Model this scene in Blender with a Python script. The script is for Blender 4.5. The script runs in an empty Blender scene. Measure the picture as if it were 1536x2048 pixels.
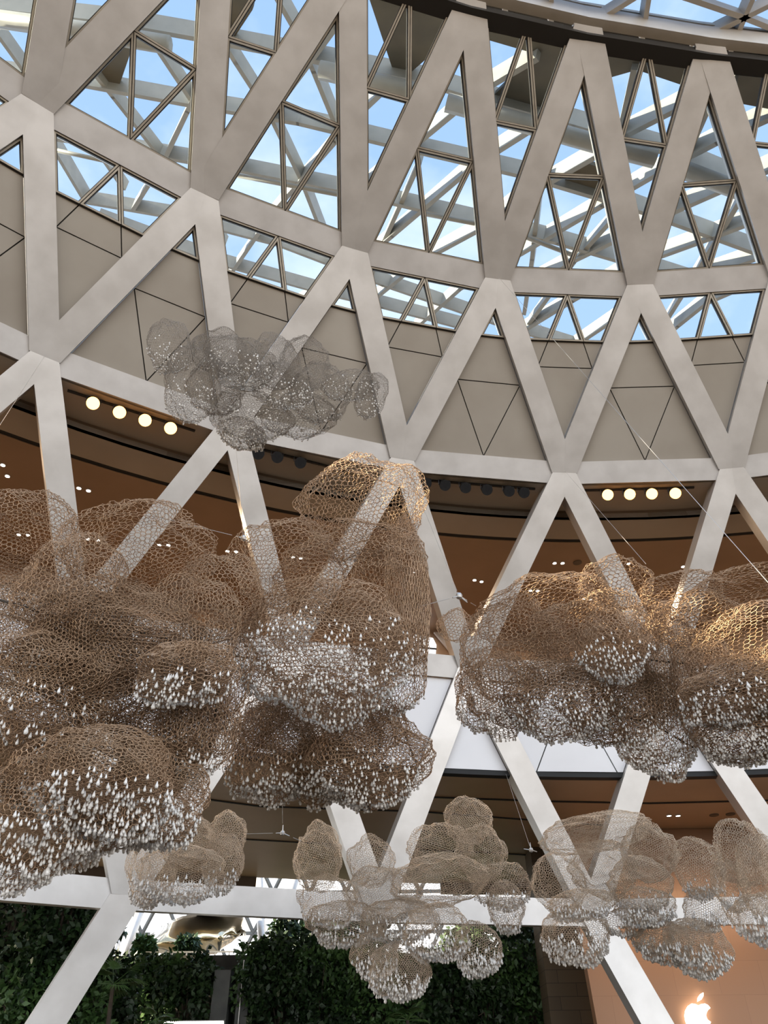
import bpy, math, random
import numpy as np
from mathutils import Vector, Matrix, noise

random.seed(7)
RNG = np.random.default_rng(11)
SC = bpy.context.scene
COL = SC.collection
pi = math.pi

# ------------------------------------------------------------------ camera
F_PX, PITCH, ROLL = 1487.07, 0.658988, 0.00991776
EYE = np.array([0.0, 0.0, 1.6])
cam_d = bpy.data.cameras.new('camera')
cam = bpy.data.objects.new('camera', cam_d)
COL.objects.link(cam)
cam_d.sensor_fit = 'VERTICAL'
cam_d.sensor_height = 24.0
cam_d.lens = 24.0 * F_PX / 2048.0
cam_d.clip_start, cam_d.clip_end = 0.1, 2000
cam.matrix_world = Matrix.Translation(Vector(EYE)) @ Matrix.Rotation(pi / 2 + PITCH, 4, 'X') @ Matrix.Rotation(-ROLL, 4, 'Z')
SC.camera = cam
CAM_R = np.array(cam.matrix_world.to_3x3())

def ray(px, py):
    """unit sight line through a point of the photograph"""
    v = CAM_R @ np.array([(px - 768.0) / F_PX, (1024.0 - py) / F_PX, -1.0])
    return v / np.linalg.norm(v)

def at_dist(px, py, t): return EYE + ray(px, py) * t
def at_z(px, py, z):
    d = ray(px, py); return EYE + d * ((z - EYE[2]) / d[2])
def at_y(px, py, y):
    d = ray(px, py); return EYE + d * (y / d[1])
def at_plane(px, py, P, n):
    d = ray(px, py); return EYE + d * (np.dot(n, P - EYE) / np.dot(n, d))
def unit(v):
    v = np.asarray(v, float); return v / np.linalg.norm(v)
def proj(P):
    q = CAM_R.T @ (np.asarray(P) - EYE)
    return 768 + F_PX * q[0] / -q[2], 1024 - F_PX * q[1] / -q[2]

# ------------------------------------------------------------------ objects
def link_mesh(name, V, Fc, mat, parent=None, smooth=False, loc=None):
    """world-space verts -> ONE mesh object (verts kept relative to its base)"""
    V = np.asarray(V, float)
    if parent is not None: base = np.array(parent.get('_base', (0, 0, 0)))
    elif loc is not None: base = np.asarray(loc, float)
    else: base = np.array([(V[:, 0].min() + V[:, 0].max()) / 2, (V[:, 1].min() + V[:, 1].max()) / 2, V[:, 2].min()])
    me = bpy.data.meshes.new(name)
    me.from_pydata((V - base).tolist(), [], [list(map(int, f)) for f in Fc])
    me.materials.append(mat)
    if smooth:
        me.polygons.foreach_set('use_smooth', [True] * len(me.polygons))
    me.update()
    o = bpy.data.objects.new(name, me)
    COL.objects.link(o)
    if parent is not None: o.parent = parent
    else: o.location = base
    o['_base'] = [float(c) for c in base]
    return o

def link_quads(name, V, Q, mat, parent=None, base=(0, 0, 0), smooth=False, n=4):
    """fast path for big arrays of equal polygons"""
    V = np.asarray(V, np.float32) - np.asarray(base, np.float32)
    Q = np.asarray(Q, np.int32)
    me = bpy.data.meshes.new(name)
    me.vertices.add(len(V)); me.vertices.foreach_set('co', V.ravel())
    me.loops.add(Q.size); me.loops.foreach_set('vertex_index', Q.ravel())
    me.polygons.add(len(Q))
    me.polygons.foreach_set('loop_start', np.arange(0, Q.size, n, dtype=np.int32))
    me.polygons.foreach_set('loop_total', np.full(len(Q), n, np.int32))
    if smooth: me.polygons.foreach_set('use_smooth', np.ones(len(Q), bool))
    me.materials.append(mat)
    me.update(calc_edges=True)
    o = bpy.data.objects.new(name, me); COL.objects.link(o)
    if parent is not None: o.parent = parent
    else: o.location = Vector(base)
    return o

def empty(name, loc):
    o = bpy.data.objects.new(name, None); COL.objects.link(o)
    o.empty_display_size = 0.3
    o.location = Vector(loc); o['_base'] = [float(c) for c in loc]
    return o

def tag(o, label=None, cat=None, group=None, kind=None):
    if label: o['label'] = label
    if cat: o['category'] = cat
    if group: o['group'] = group
    if kind: o['kind'] = kind
    return o

class MB:
    """collects simple solids into one mesh"""
    def __init__(s): s.v = []; s.f = []
    def add(s, V, Fc):
        b = len(s.v); s.v += [tuple(map(float, p)) for p in V]; s.f += [[b + i for i in f] for f in Fc]; return s
    def prism(s, A, B):
        n = len(A)
        return s.add(list(A) + list(B), [list(range(n))[::-1], list(range(n, 2 * n))] + [[i, (i + 1) % n, n + (i + 1) % n, n + i] for i in range(n)])
    def box(s, lo, hi):
        x0, y0, z0 = lo; x1, y1, z1 = hi
        return s.prism([(x0, y0, z0), (x1, y0, z0), (x1, y1, z0), (x0, y1, z0)], [(x0, y0, z1), (x1, y0, z1), (x1, y1, z1), (x0, y1, z1)])
    def bar(s, P, Q, w, h, up=(0, 0, 1)):
        P, Q = np.asarray(P, float), np.asarray(Q, float); d = unit(Q - P)
        up = np.asarray(up, float)
        if abs(np.dot(up, d)) > .98: up = np.array([1., 0, 0])
        sd = unit(np.cross(d, up)); u = np.cross(sd, d)
        c = [sd * a * w / 2 + u * b * h / 2 for a, b in ((-1, -1), (1, -1), (1, 1), (-1, 1))]
        return s.prism([P + k for k in c], [Q + k for k in c])
    def tube(s, pts, r, n=8):
        pts = [np.asarray(p, float) for p in pts]; rings = []
        for i, p in enumerate(pts):
            d = unit(pts[min(i + 1, len(pts) - 1)] - pts[max(i - 1, 0)])
            a = np.array([0, 0, 1.]) if abs(d[2]) < .9 else np.array([1., 0, 0])
            u = unit(np.cross(d, a)); w = np.cross(d, u)
            rr = r[i] if hasattr(r, '__len__') else r
            rings.append([p + rr * (u * math.cos(2 * pi * k / n) + w * math.sin(2 * pi * k / n)) for k in range(n)])
        V = [q for g in rings for q in g]; Fc = []
        for i in range(len(rings) - 1):
            for k in range(n):
                Fc.append([i * n + k, i * n + (k + 1) % n, (i + 1) * n + (k + 1) % n, (i + 1) * n + k])
        Fc += [list(range(n))[::-1], list(range((len(rings) - 1) * n, len(rings) * n))]
        return s.add(V, Fc)
    def lathe(s, P, axis, prof, n=16):
        axis = unit(axis); a = np.array([0, 0, 1.]) if abs(axis[2]) < .9 else np.array([1., 0, 0])
        u = unit(np.cross(axis, a)); w = np.cross(axis, u); P = np.asarray(P, float)
        V = [P + axis * h + r * (u * math.cos(2 * pi * k / n) + w * math.sin(2 * pi * k / n)) for r, h in prof for k in range(n)]
        Fc = [[i * n + k, i * n + (k + 1) % n, (i + 1) * n + (k + 1) % n, (i + 1) * n + k] for i in range(len(prof) - 1) for k in range(n)]
        Fc += [list(range(n))[::-1], list(range((len(prof) - 1) * n, len(prof) * n))]
        return s.add(V, Fc)
    def build(s, name, mat, parent=None, smooth=False, loc=None):
        return link_mesh(name, s.v, s.f, mat, parent, smooth, loc)

# ------------------------------------------------------------------ materials
def new_mat(name):
    m = bpy.data.materials.new(name); m.use_nodes = True
    nt = m.node_tree
    return m, nt, nt.nodes['Principled BSDF']

def mat(name, c1, c2=None, scale=3.0, rough=.5, metal=0.0, spec=.5, bump=0.0, detail=4.0, bscale=None, stretch=None, lo=.35, hi=.65):
    m, nt, b = new_mat(name)
    b.inputs['Roughness'].default_value = rough
    b.inputs['Metallic'].default_value = metal
    b.inputs['Specular IOR Level'].default_value = spec
    b.inputs['Base Color'].default_value = (*c1, 1)
    if c2 or bump:
        tc = nt.nodes.new('ShaderNodeTexCoord')
        src = tc.outputs['Object']
        if stretch:
            mp = nt.nodes.new('ShaderNodeMapping'); mp.inputs['Scale'].default_value = stretch
            nt.links.new(src, mp.inputs['Vector']); src = mp.outputs['Vector']
    if c2:
        nz = nt.nodes.new('ShaderNodeTexNoise'); nz.inputs['Scale'].default_value = scale; nz.inputs['Detail'].default_value = detail
        nt.links.new(src, nz.inputs['Vector'])
        cr = nt.nodes.new('ShaderNodeValToRGB')
        cr.color_ramp.elements[0].color = (*c1, 1); cr.color_ramp.elements[0].position = lo
        cr.color_ramp.elements[1].color = (*c2, 1); cr.color_ramp.elements[1].position = hi
        nt.links.new(nz.outputs['Fac'], cr.inputs['Fac']); nt.links.new(cr.outputs['Color'], b.inputs['Base Color'])
    if bump:
        n2 = nt.nodes.new('ShaderNodeTexNoise'); n2.inputs['Scale'].default_value = bscale or scale; n2.inputs['Detail'].default_value = 5
        nt.links.new(src, n2.inputs['Vector'])
        bp = nt.nodes.new('ShaderNodeBump'); bp.inputs['Strength'].default_value = bump; bp.inputs['Distance'].default_value = .05
        nt.links.new(n2.outputs['Fac'], bp.inputs['Height']); nt.links.new(bp.outputs['Normal'], b.inputs['Normal'])
    return m

def emit(name, c, s):
    m, nt, b = new_mat(name)
    b.inputs['Base Color'].default_value = (*c, 1)
    b.inputs['Emission Color'].default_value = (*c, 1); b.inputs['Emission Strength'].default_value = s
    return m

def glass(name, tint, refl):
    m, nt, b = new_mat(name)
    out = nt.nodes['Material Output']; nt.nodes.remove(b)
    tr = nt.nodes.new('ShaderNodeBsdfTransparent'); tr.inputs['Color'].default_value = (*tint, 1)
    gl = nt.nodes.new('ShaderNodeBsdfGlossy'); gl.inputs['Roughness'].default_value = .02
    gl.inputs['Color'].default_value = (.95, .95, .92, 1)
    fr = nt.nodes.new('ShaderNodeFresnel'); fr.inputs['IOR'].default_value = refl
    mx = nt.nodes.new('ShaderNodeMixShader')
    nt.links.new(fr.outputs[0], mx.inputs[0]); nt.links.new(tr.outputs[0], mx.inputs[1]); nt.links.new(gl.outputs[0], mx.inputs[2])
    nt.links.new(mx.outputs[0], out.inputs['Surface'])
    return m

M = {}
M['steel'] = mat('silver_paint', (.57, .54, .505), (.68, .65, .615), scale=.9, rough=.38, metal=.5, bump=.12, bscale=1.5, detail=6)
M['ringsteel'] = mat('silver_paint_ring', (.58, .555, .53), (.68, .655, .63), scale=1.1, rough=.4, metal=.45, bump=.08, bscale=1.5)
M['cladding'] = mat('taupe_cladding', (.36, .315, .26), (.43, .385, .325), scale=.35, rough=.38, metal=.15, bump=.05, bscale=.5)
M['whiteclad'] = mat('white_cladding', (.80, .79, .80), (.86, .85, .86), scale=.4, rough=.4)
M['dark'] = mat('dark_gasket_and_shade', (.03, .025, .02), rough=.6)
M['frame'] = mat('champagne_aluminium', (.42, .37, .30), (.48, .43, .35), scale=4, rough=.4, metal=.4)
M['glass'] = glass('window_glass', (.76, .80, .83), 1.2)
M['roofglass'] = glass('roof_glass', (.9, .93, .95), 1.2)
M['roofsteel'] = mat('white_roof_steel', (.33, .33, .31), (.39, .385, .36), scale=1.5, rough=.45)
M['palesteel'] = mat('pale_ring_steel', (.60, .57, .53), (.68, .65, .60), scale=1.2, rough=.45)
M['roofpanel'] = mat('roof_panel', (.09, .078, .056), (.13, .112, .08), scale=.8, rough=.6)
M['soffit'] = mat('taupe_soffit', (.44, .38, .31), (.48, .42, .345), scale=.5, rough=.55)
M['brown'] = mat('brown_ceiling', (.36, .24, .155), (.41, .275, .18), scale=.4, rough=.45)
M['riser'] = mat('dark_brown_fascia', (.13, .095, .065), (.16, .12, .085), scale=.7, rough=.5)
M['slot'] = mat('black_slot', (.008, .008, .008), rough=.7)
M['black'] = mat('black_metal', (.02, .02, .022), (.03, .03, .03), scale=8, rough=.4, metal=.3)
M['floor'] = mat('pale_stone_floor', (.075, .056, .038), (.10, .075, .052), scale=.6, rough=.3)
M['bezelglow'] = emit('bezel_glow', (1, .45, .12), 5)
M['lampcore'] = emit('lamp_core', (1, .62, .24), 9)
M['lampwhite'] = emit('downlight_lens', (1, .92, .8), 12)
M['wire'] = mat('bronze_wire', (.41, .262, .155), (.48, .31, .19), scale=2, rough=.42, metal=.55)
M['wirefine'] = mat('steel_wire', (.62, .485, .355), (.72, .57, .42), scale=2, rough=.4, metal=.6)
M['wiredark'] = mat('grey_wire', (.30, .26, .215), (.38, .33, .275), scale=2, rough=.45, metal=.4)
M['brownlow'] = mat('tan_ceiling', (.60, .43, .28), (.66, .48, .32), scale=.4, rough=.4)
M['cable'] = mat('steel_cable', (.55, .53, .50), rough=.35, metal=.7)
# ------------------------------------------------------------------ the round shell: rings A..E of nodes every half bay
AX, AY, PH = 8.30794, -13.17503, -0.496585
RR = [37.60527, 36.25284, 33.07882, 29.19329, 23.0608]
HH = [5.6, 12.41635, 18.57418, 24.04188, 29.28234]
def rad_at(z):
    return float(np.interp(z, [0.0] + HH, [38.2] + RR))
def shell_pt(j, z, dr=0.0):
    a = PH + j * pi / 36; r = rad_at(z) + dr
    return np.array([AX + r * math.sin(a), AY + r * math.cos(a), z])
def arc_pt(a, r, z): return np.array([AX + r * math.sin(a), AY + r * math.cos(a), z])
SEEN = {(1, 0): (152, 1240), (1, 2): (577, 1303), (1, 4): (938, 1337), (1, 6): (1333, 1358),
        (0, 1): (254, 1790), (0, 3): (755, 1816), (0, 5): (1186, 1826),
        (2, -1): (89, 716), (2, 1): (465, 850), (2, 3): (803, 920), (2, 5): (1126, 947), (2, 7): (1460, 938),
        (3, -2): (75, 211), (3, 0): (408, 391), (3, 2): (708, 501), (3, 4): (993, 560), (3, 6): (1277, 571),
        (4, -1): (439, -170), (4, 1): (703, -73), (4, 3): (942, 2), (4, 5): (1173, 55), (4, 7): (1417, 95), (4, 9): (1655, 122), (3, 8): (1562, 552)}
J0, J1 = -13, 13
NODE = {}
for k in range(5):
    for j in range(J0 - 2, J1 + 3):
        if (j % 2 == 0) == (k in (1, 3)):
            p = shell_pt(j, HH[k])
            if (k, j) in SEEN: p = at_dist(*SEEN[(k, j)], np.linalg.norm(p - EYE))
            NODE[(k, j)] = p
CENTRE = np.array([AX, AY, 12.0])
def tri_normal(a, b, c):
    n = unit(np.cross(b - a, c - a))
    return n if np.dot(n, CENTRE - (a + b + c) / 3) > 0 else -n
def up_tri(k, j):   # base on ring k, apex on ring k+1
    return [NODE.get((k, j - 1)), NODE.get((k, j + 1)), NODE.get((k + 1, j))]
def dn_tri(k, j):   # base on ring k+1, apex on ring k
    return [NODE.get((k + 1, j - 1)), NODE.get((k + 1, j + 1)), NODE.get((k, j))]
def ok(t): return all(p is not None for p in t)

def node_plane(k, j):
    P = NODE[(k, j)]
    t = unit(NODE[(k, j + 2)] - NODE[(k, j - 2)]) if (k, j + 2) in NODE and (k, j - 2) in NODE else unit(shell_pt(j + 1, P[2]) - shell_pt(j - 1, P[2]))
    up = shell_pt(j, P[2] + 2.5) if k < 4 else P + (P - shell_pt(j, P[2] - 2.5))
    m = unit(up - shell_pt(j, P[2] - 2.5))
    m = unit(m - t * np.dot(m, t))
    return P, m

def member_solid(P, Q, nrm, w, front, back, plP, plQ):
    d = unit(Q - P); s = unit(np.cross(d, nrm)); n = np.cross(s, d)
    A, B = [], []
    for a, b in ((-w / 2, front), (w / 2, front), (w / 2, back), (-w / 2, back)):
        o = P + s * a + n * b
        tA = np.dot(plP[1], plP[0] - o) / np.dot(plP[1], d)
        tB = np.dot(plQ[1], plQ[0] - o) / np.dot(plQ[1], d)
        A.append(o + d * tA); B.append(o + d * tB)
    return A, B

WD = [.74, .74, .82, .88]      # diagonal widths per tier
WR = [.70, .72, .78, .82]      # ring widths (A..D)
frame = empty('steel_diagrid', arc_pt(PH + 20 * pi / 180, 37.6, 0))
tag(frame, 'silver-grey steel lattice of crossing diagonal beams and ring beams curving round the hall', 'steel frame')
def visible(P, Q, mar=500):
    for t in np.linspace(0, 1, 9):
        R_ = P + (Q - P) * t
        x, y = proj(R_)
        if -mar < x < 1536 + mar and -mar < y < 2048 + mar: return True
    return False
for k in range(4):
    for j in range(J0, J1 + 1):
        if (k, j) not in NODE: continue
        for dj in (-1, 1):
            if (k + 1, j + dj) not in NODE or not (J0 <= j + dj <= J1): continue
            P, Q = NODE[(k, j)], NODE[(k + 1, j + dj)]
            if not visible(P, Q): continue
            t1, t2 = up_tri(k, j + dj), dn_tri(k, j)
            ns = [tri_normal(*t) for t in (t1, t2) if ok(t)]
            if not ns: continue
            A, B = member_solid(P, Q, unit(sum(ns)), WD[k], .16, -.50, node_plane(k, j), node_plane(k + 1, j + dj))
            MB().prism(A, B).build('diagonal_beam', M['steel'], frame)
# the two splayed legs either side of the low opening
for (k, j), (px, py) in (((0, 1), (28, 2150)), ((0, 5), (1370, 2150))):
    P = NODE[(k, j)]
    Q0 = at_dist(px, py, np.linalg.norm(P - EYE) * (1.0 if j == 5 else 1.0))
    d = Q0 - P; Q = P + d * (P[2] / -d[2])
    nr = unit(CENTRE * [1, 1, 0] - Q * [1, 1, 0])
    A, B = member_solid(Q, P, nr, .80, .16, -.5, (Q, np.array([0, 0, 1.])), node_plane(k, j))
    MB().prism(A, B).build('leg', M['steel'], frame)
for k in range(4):
    for j in range(J0, J1 - 1):
        if (k, j) not in NODE: continue
        P, Q = NODE[(k, j)], NODE[(k, j + 2)]
        if not visible(P, Q): continue
        ns = [tri_normal(*t) for t in (up_tri(k, j + 1) if k < 4 else (None,), dn_tri(k - 1, j + 1) if k > 0 else (None,)) if ok(t)]
        if k == 0: ns.append(unit((CENTRE - (P + Q) / 2) * [1, 1, 0]))
        d = unit(Q - P)
        A, B = member_solid(P, Q, unit(sum(ns)), WR[k], .08, -.52, (P + d * (.0 if k == 0 else .22), d), (Q - d * (.0 if k == 0 else .22), d))
        MB().prism(A, B).build('ring_beam', M['ringsteel'], frame)

# ------------------------------------------------------------------ infill of the bays
def clip(poly, z, keep_above):
    out = []
    for i in range(len(poly)):
        a, b = poly[i], poly[(i + 1) % len(poly)]
        ia, ib = (a[2] >= z) == keep_above, (b[2] >= z) == keep_above
        if ia: out.append(a)
        if ia != ib: out.append(a + (b - a) * ((z - a[2]) / (b[2] - a[2])))
    return out
def inset(poly, n, w):
    """parallel inset of a convex polygon in its plane"""
    m = len(poly); c = sum(poly) / m; L = []
    ww = w if hasattr(w, '__len__') else [w] * m
    for i in range(m):
        a, b = poly[i], poly[(i + 1) % m]; d = unit(b - a); q = np.cross(n, d)
        if np.dot(q, c - a) < 0: q = -q
        L.append((a + q * ww[i], d))
    out = []
    for i in range(m):
        (p, d), (q, e) = L[i - 1], L[i]
        cr = np.cross(d, e); den = np.dot(cr, cr)
        if den < 1e-8: out.append(q); continue
        t = np.dot(np.cross(q - p, e), cr) / den
        out.append(p + d * t)
    return out
def poly_ok(p, n, w):
    """still a healthy polygon after an inset of w"""
    if len(p) < 3: return False
    c = sum(p) / len(p)
    for i in range(len(p)):
        a, b = p[i], p[(i + 1) % len(p)]
        L = np.linalg.norm(b - a)
        if L < .05: return False
        if np.linalg.norm(np.cross(b - a, c - a)) / L < w * 1.6: return False
    return True
def clean(p):
    out = []
    for q in p:
        if not out or np.linalg.norm(q - out[-1]) > .04: out.append(q)
    if len(out) > 1 and np.linalg.norm(out[0] - out[-1]) < .04: out.pop()
    return out
def ring_solid(mb, outer, inner, n, front, back):
    m = len(outer)
    for i in range(m):
        k = (i + 1) % m
        A = [outer[i] + n * front, outer[k] + n * front, inner[k] + n * front, inner[i] + n * front]
        B = [outer[i] + n * back, outer[k] + n * back, inner[k] + n * back, inner[i] + n * back]
        mb.prism(A, B)
def triforce(a, b, c):
    L, Rr, B = (a + c) / 2, (b + c) / 2, (a + b) / 2
    return [[L, Rr, c], [a, B, L], [B, b, Rr], [B, Rr, L]]

Z_GLASS = at_plane(1130, 682, NODE[(2, 5)], tri_normal(*dn_tri(2, 5)))[2]
Z_WHITE = at_plane(1250, 1545, NODE[(0, 5)], tri_normal(*dn_tri(0, 5)))[2]
wall_up = empty('wall_upper', arc_pt(PH + 20 * pi / 180, 33, HH[2])); tag(wall_up, kind='structure')
wall_lo = empty('wall_lower', arc_pt(PH + 20 * pi / 180, 36.4, Z_WHITE)); tag(wall_lo, kind='structure')
WIN_N = 0
def panel_plate(poly, n, matr, parent, name):
    p = clean(poly)
    if not poly_ok(p, n, .03): return
    p = inset(p, n, .018)
    MB().prism([q + n * -.08 for q in p], [q + n * -.13 for q in p]).build(name, matr, parent)
def bay(k, tri, down):
    global WIN_N
    n = tri_normal(*tri)
    op = inset(tri, n, [WR[k + 1 if down else k] / 2 if (k + 1 < 4 or not down) else .25, WD[k] / 2, WD[k] / 2])
    x = [proj(q) for q in op]
    if max(q[0] for q in x) < -320 or min(q[0] for q in x) > 1860 or max(q[1] for q in x) < -260:
        seen = False
    else: seen = True
    pieces = triforce(*op)
    glass_p, panel_p = [], []
    for p in pieces:
        if k == 3: glass_p.append(p)
        elif k == 2:
            g = clip(p, Z_GLASS, True); q = clip(p, Z_GLASS, False)
            if len(g) > 2: glass_p.append(g)
            if len(q) > 2: panel_p.append(q)
        elif k == 0:
            q = clip(p, Z_WHITE, True)
            if len(q) > 2: panel_p.append(q)
    if not seen: # beyond the frame: plain plates added to block the sun, in place of windows
        if k == 0 or (k == 3 and max(q[0] for q in x) > 0): return
        panel_plate(op, n, M['cladding'], wall_up, 'cladding_panel')
        return
    for p in panel_p:
        panel_plate(p, n, M['cladding'] if k == 2 else M['whiteclad'], wall_up if k == 2 else wall_lo, 'cladding_panel')
    # dark backing behind the open joints
    if panel_p:
        whole = clip(op, Z_GLASS, False) if k == 2 else clip(op, Z_WHITE, True)
        whole = clean(whole)
        if len(whole) > 2:
            MB().prism([q + n * -.16 for q in whole], [q + n * -.20 for q in whole]).build('backing_board', M['dark'], wall_up if k == 2 else wall_lo)
    gp = [clean(p) for p in glass_p]; gp = [p for p in gp if poly_ok(p, n, .09)]
    if not gp: return
    WIN_N += 1
    w = empty('window_%d' % WIN_N, sum(op) / 3); tag(w, kind='structure')
    fr, ga, pa = MB(), MB(), MB()
    for p in gp:
        o, i = inset(p, n, .012), inset(p, n, .062)
        ring_solid(fr, o, i, n, .0, -.10)
        ring_solid(ga, inset(p, n, -.03), inset(p, n, .088), n, -.06, -.16)
        q = inset(p, n, .07)
        pa.prism([v + n * -.075 for v in q], [v + n * -.095 for v in q])
    fr.build('window_frame', M['frame'], w); ga.build('gasket', M['dark'], w); pa.build('pane', M['glass'], w)
for k in (0, 2, 3):
    for j in range(J0, J1 + 1):
        t = up_tri(k, j)
        if ok(t) and (k, j) not in NODE: bay(k, t, False)
        t = dn_tri(k, j)
        if (k, j) in NODE and ok(t): bay(k, t, True)

# ------------------------------------------------------------------ floors and ceilings behind the shell
def arc_slab(name, a0, a1, r0, r1, z0, z1, matr, parent=None, n=64, kind=True, r0f=None):
    V, Fc = [], []
    for i in range(n + 1):
        a = a0 + (a1 - a0) * i / n
        V += [arc_pt(a, r0, z0), arc_pt(a, r1, z0), arc_pt(a, r1, z1), arc_pt(a, r0, z1)]
    for i in range(n):
        b = i * 4; c = b + 4
        for q in range(4):
            Fc.append([b + q, b + (q + 1) % 4, c + (q + 1) % 4, c + q])
    Fc += [[0, 1, 2, 3], [n * 4 + 3, n * 4 + 2, n * 4 + 1, n * 4]]
    o = link_mesh(name, V, Fc, matr, parent)
    if kind and parent is None: tag(o, kind='structure')
    return o
def rdist(P): return math.hypot(P[0] - AX, P[1] - AY)
A0, A1 = PH - 14 * pi / 36, PH + 14 * pi / 36
ZC1 = at_plane(1250, 962, NODE[(2, 5)], tri_normal(NODE[(2, 5)], NODE[(2, 7)], NODE[(1, 6)]))[2] - .05
R1 = rdist(at_z(1250, 1022, ZC1))
P_ = at_z(1250, 1022, ZC1); d_ = ray(1250, 1036)
ZC2 = EYE[2] + d_[2] / math.hypot(d_[0], d_[1]) * math.hypot(P_[0], P_[1])
R2 = rdist(at_z(1250, 1080, ZC2))
RB = rdist(at_z(890, 1263, ZC2))
ceil_u = empty('ceiling_upper', arc_pt(PH + .35, R1, ZC2)); tag(ceil_u, kind='structure')
arc_slab('lighting_soffit', A0, A1, rad_at(ZC1) + .05, R1, ZC1, ZC1 + .25, M['soffit'], ceil_u)
arc_slab('fascia', A0, A1, R1, R1 + .15, ZC2, ZC1 + .25, M['riser'], ceil_u)
arc_slab('bulkhead', A0, A1, R1, R2 - .06, ZC2, ZC2 + .2, M['soffit'], ceil_u)
arc_slab('air_slot', A0, A1, R2 - .06, R2 + .15, ZC2 + .03, ZC2 + .2, M['slot'], ceil_u)
arc_slab('plaster_ceiling', A0, A1, R2 + .15, RB, ZC2, ZC2 + .2, M['brown'], ceil_u)
arc_slab('wall_upper_back', A0, A1, RB, RB + .3, HH[1] - .5, ZC2 + .2, M['brown'])
arc_slab('floor_upper', A0, A1, RR[1] + .55, RB, HH[1] - .6, HH[1] - .3, M['floor'])
# tier below: ceiling from the foot of the white panels outwards
ZS = Z_WHITE
RS0 = rad_at(ZS) + .1
RS1 = rdist(at_z(900, 1765, ZS - .0))
ceil_l = empty('ceiling_lower', arc_pt(PH + .35, RS0 + 1, ZS)); tag(ceil_l, kind='structure')
arc_slab('shadow_strip', A0, A1, RS0 - .05, RS0 + .25, ZS - .12, ZS + .1, M['slot'], ceil_l)  # black strip painting the shadow line under the white panels
arc_slab('plaster_ceiling', A0, A1, RS0 + .25, RS1, ZS - .05, ZS + .2, M['brownlow'], ceil_l, n=96)
for pts in ([(700, 1590), (878, 1594), (1100, 1602), (1300, 1606), (1540, 1600)],
            [(400, 1596), (520, 1612), (768, 1620), (850, 1623), (980, 1633), (1140, 1645), (1300, 1656), (1440, 1672)],
            [(200, 1640), (490, 1678), (600, 1684), (720, 1690), (820, 1698), (1000, 1706), (1110, 1713), (1300, 1736), (1540, 1768)],
            [(-60, 1575), (100, 1587), (250, 1606), (410, 1594)]):
    mb = MB()
    P = [at_z(x, y, ZS - .05) for x, y in pts]
    for a, b in zip(P, P[1:]):
        mb.bar(a, b, .10, .06)
    mb.build('air_slot', M['slot'], ceil_l)
arc_slab('floor_middle', A0, A1, RR[0] + 3.4, RS1, HH[1] - 1.15, HH[1] - .75, M['floor'])

# dark strip added along the lower ceiling's back edge to hide bright sky, open where the garden sky shows through
def ang(px, py, z):
    p = at_z(px, py, z); return math.atan2(p[0] - AX, p[1] - AY)
for n_, (xa, xb) in enumerate(((-400, 505), (725, 800), (880, 1075))):
    arc_slab('trim_%d' % (n_ + 1), ang(xa, 1765, ZS), ang(xb, 1765, ZS), RS1 - .12, RS1 + .05, ZS - .52, ZS - .05, M['riser'], n=16)
# opening whose glowing pane stands in for daylight, and a pale bulkhead on the far wall of the upper gallery
def on_wall(px, py, r):
    d = ray(px, py); lo, hi = 5.0, 80.0
    for _ in range(50):
        m = (lo + hi) / 2
        if rdist(EYE + d * m) < r: lo = m
        else: hi = m
    return EYE + d * lo
Q = [on_wall(x, y, RB - .12) for x, y in [(828, 1268), (866, 1276), (873, 1290), (871, 1312), (826, 1312)]]
wo = empty('window_gallery', Q[0]); tag(wo, kind='structure')
o_ = unit((Q[0] - CENTRE) * [1, 1, 0])
MB().prism(Q, [q + o_ * .06 for q in Q]).build('pane', emit('daylight_glow', (.95, .98, 1), 1.1), wo)
for a, b in (((826, 1294), (873, 1298)), ((845, 1270), (844, 1312))):
    MB().bar(on_wall(*a, RB - .16), on_wall(*b, RB - .16), .06, .06).build('mullion', M['black'], wo)
Q = [on_wall(x, y, RB - .2) for x, y in [(868, 1264), (905, 1265), (922, 1312), (908, 1312)]]
tag(MB().prism(Q, [q + o_ * .12 for q in Q]).build('trim_bulkhead', M['whiteclad']), kind='structure')
# ------------------------------------------------------------------ glass roof outside the drum and over its top
EH = float(np.mean([NODE[(4, j)][2] for j in (-1, 1, 3, 5, 7)]))
NR = unit((-.25, .35, -.9))
P_ROOF = NODE[(4, 5)] + np.array([0, 0, 1.6])
roof = empty('roof_lattice', at_plane(700, 300, P_ROOF, NR))
tag(roof, 'pale steel beam lattice of the glass roof seen outside the upper windows', 'roof lattice')
def roof_beam(pts, depth, wid, name='roof_beam', lift=0.0, parent=None, plane=None, matr=None):
    P, n = plane or (P_ROOF, NR)
    Q = [at_plane(x, y, P - n * lift, n) for x, y in pts]
    # one straight bar for every span between bends
    mb = MB()
    for a, b in zip(Q, Q[1:]):
        d = unit(b - a) * wid * .3
        mb.bar(a - d, b + d, wid, depth, up=n)
    return mb.build(name, matr or M['roofsteel'], parent or roof)
LAT_A = [[(-60, 0), (0, 8), (230, 34), (400, 64), (620, 106), (850, 152), (940, 180), (1150, 238), (1330, 290), (1474, 350), (1600, 400)],
         [(-60, 125), (0, 137), (160, 157), (395, 200), (600, 234), (790, 280), (1058, 342), (1260, 402), (1530, 500), (1600, 530)],
         [(-60, 240), (60, 258), (250, 290), (480, 330), (680, 370), (958, 435), (1118, 475), (1306, 530), (1400, 560)],
         [(20, 240), (105, 275), (175, 395), (350, 425), (560, 480), (768, 560), (1000, 640), (1160, 690)],
         [(200, 430), (445, 520), (640, 575), (768, 605), (958, 655)]]
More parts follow.
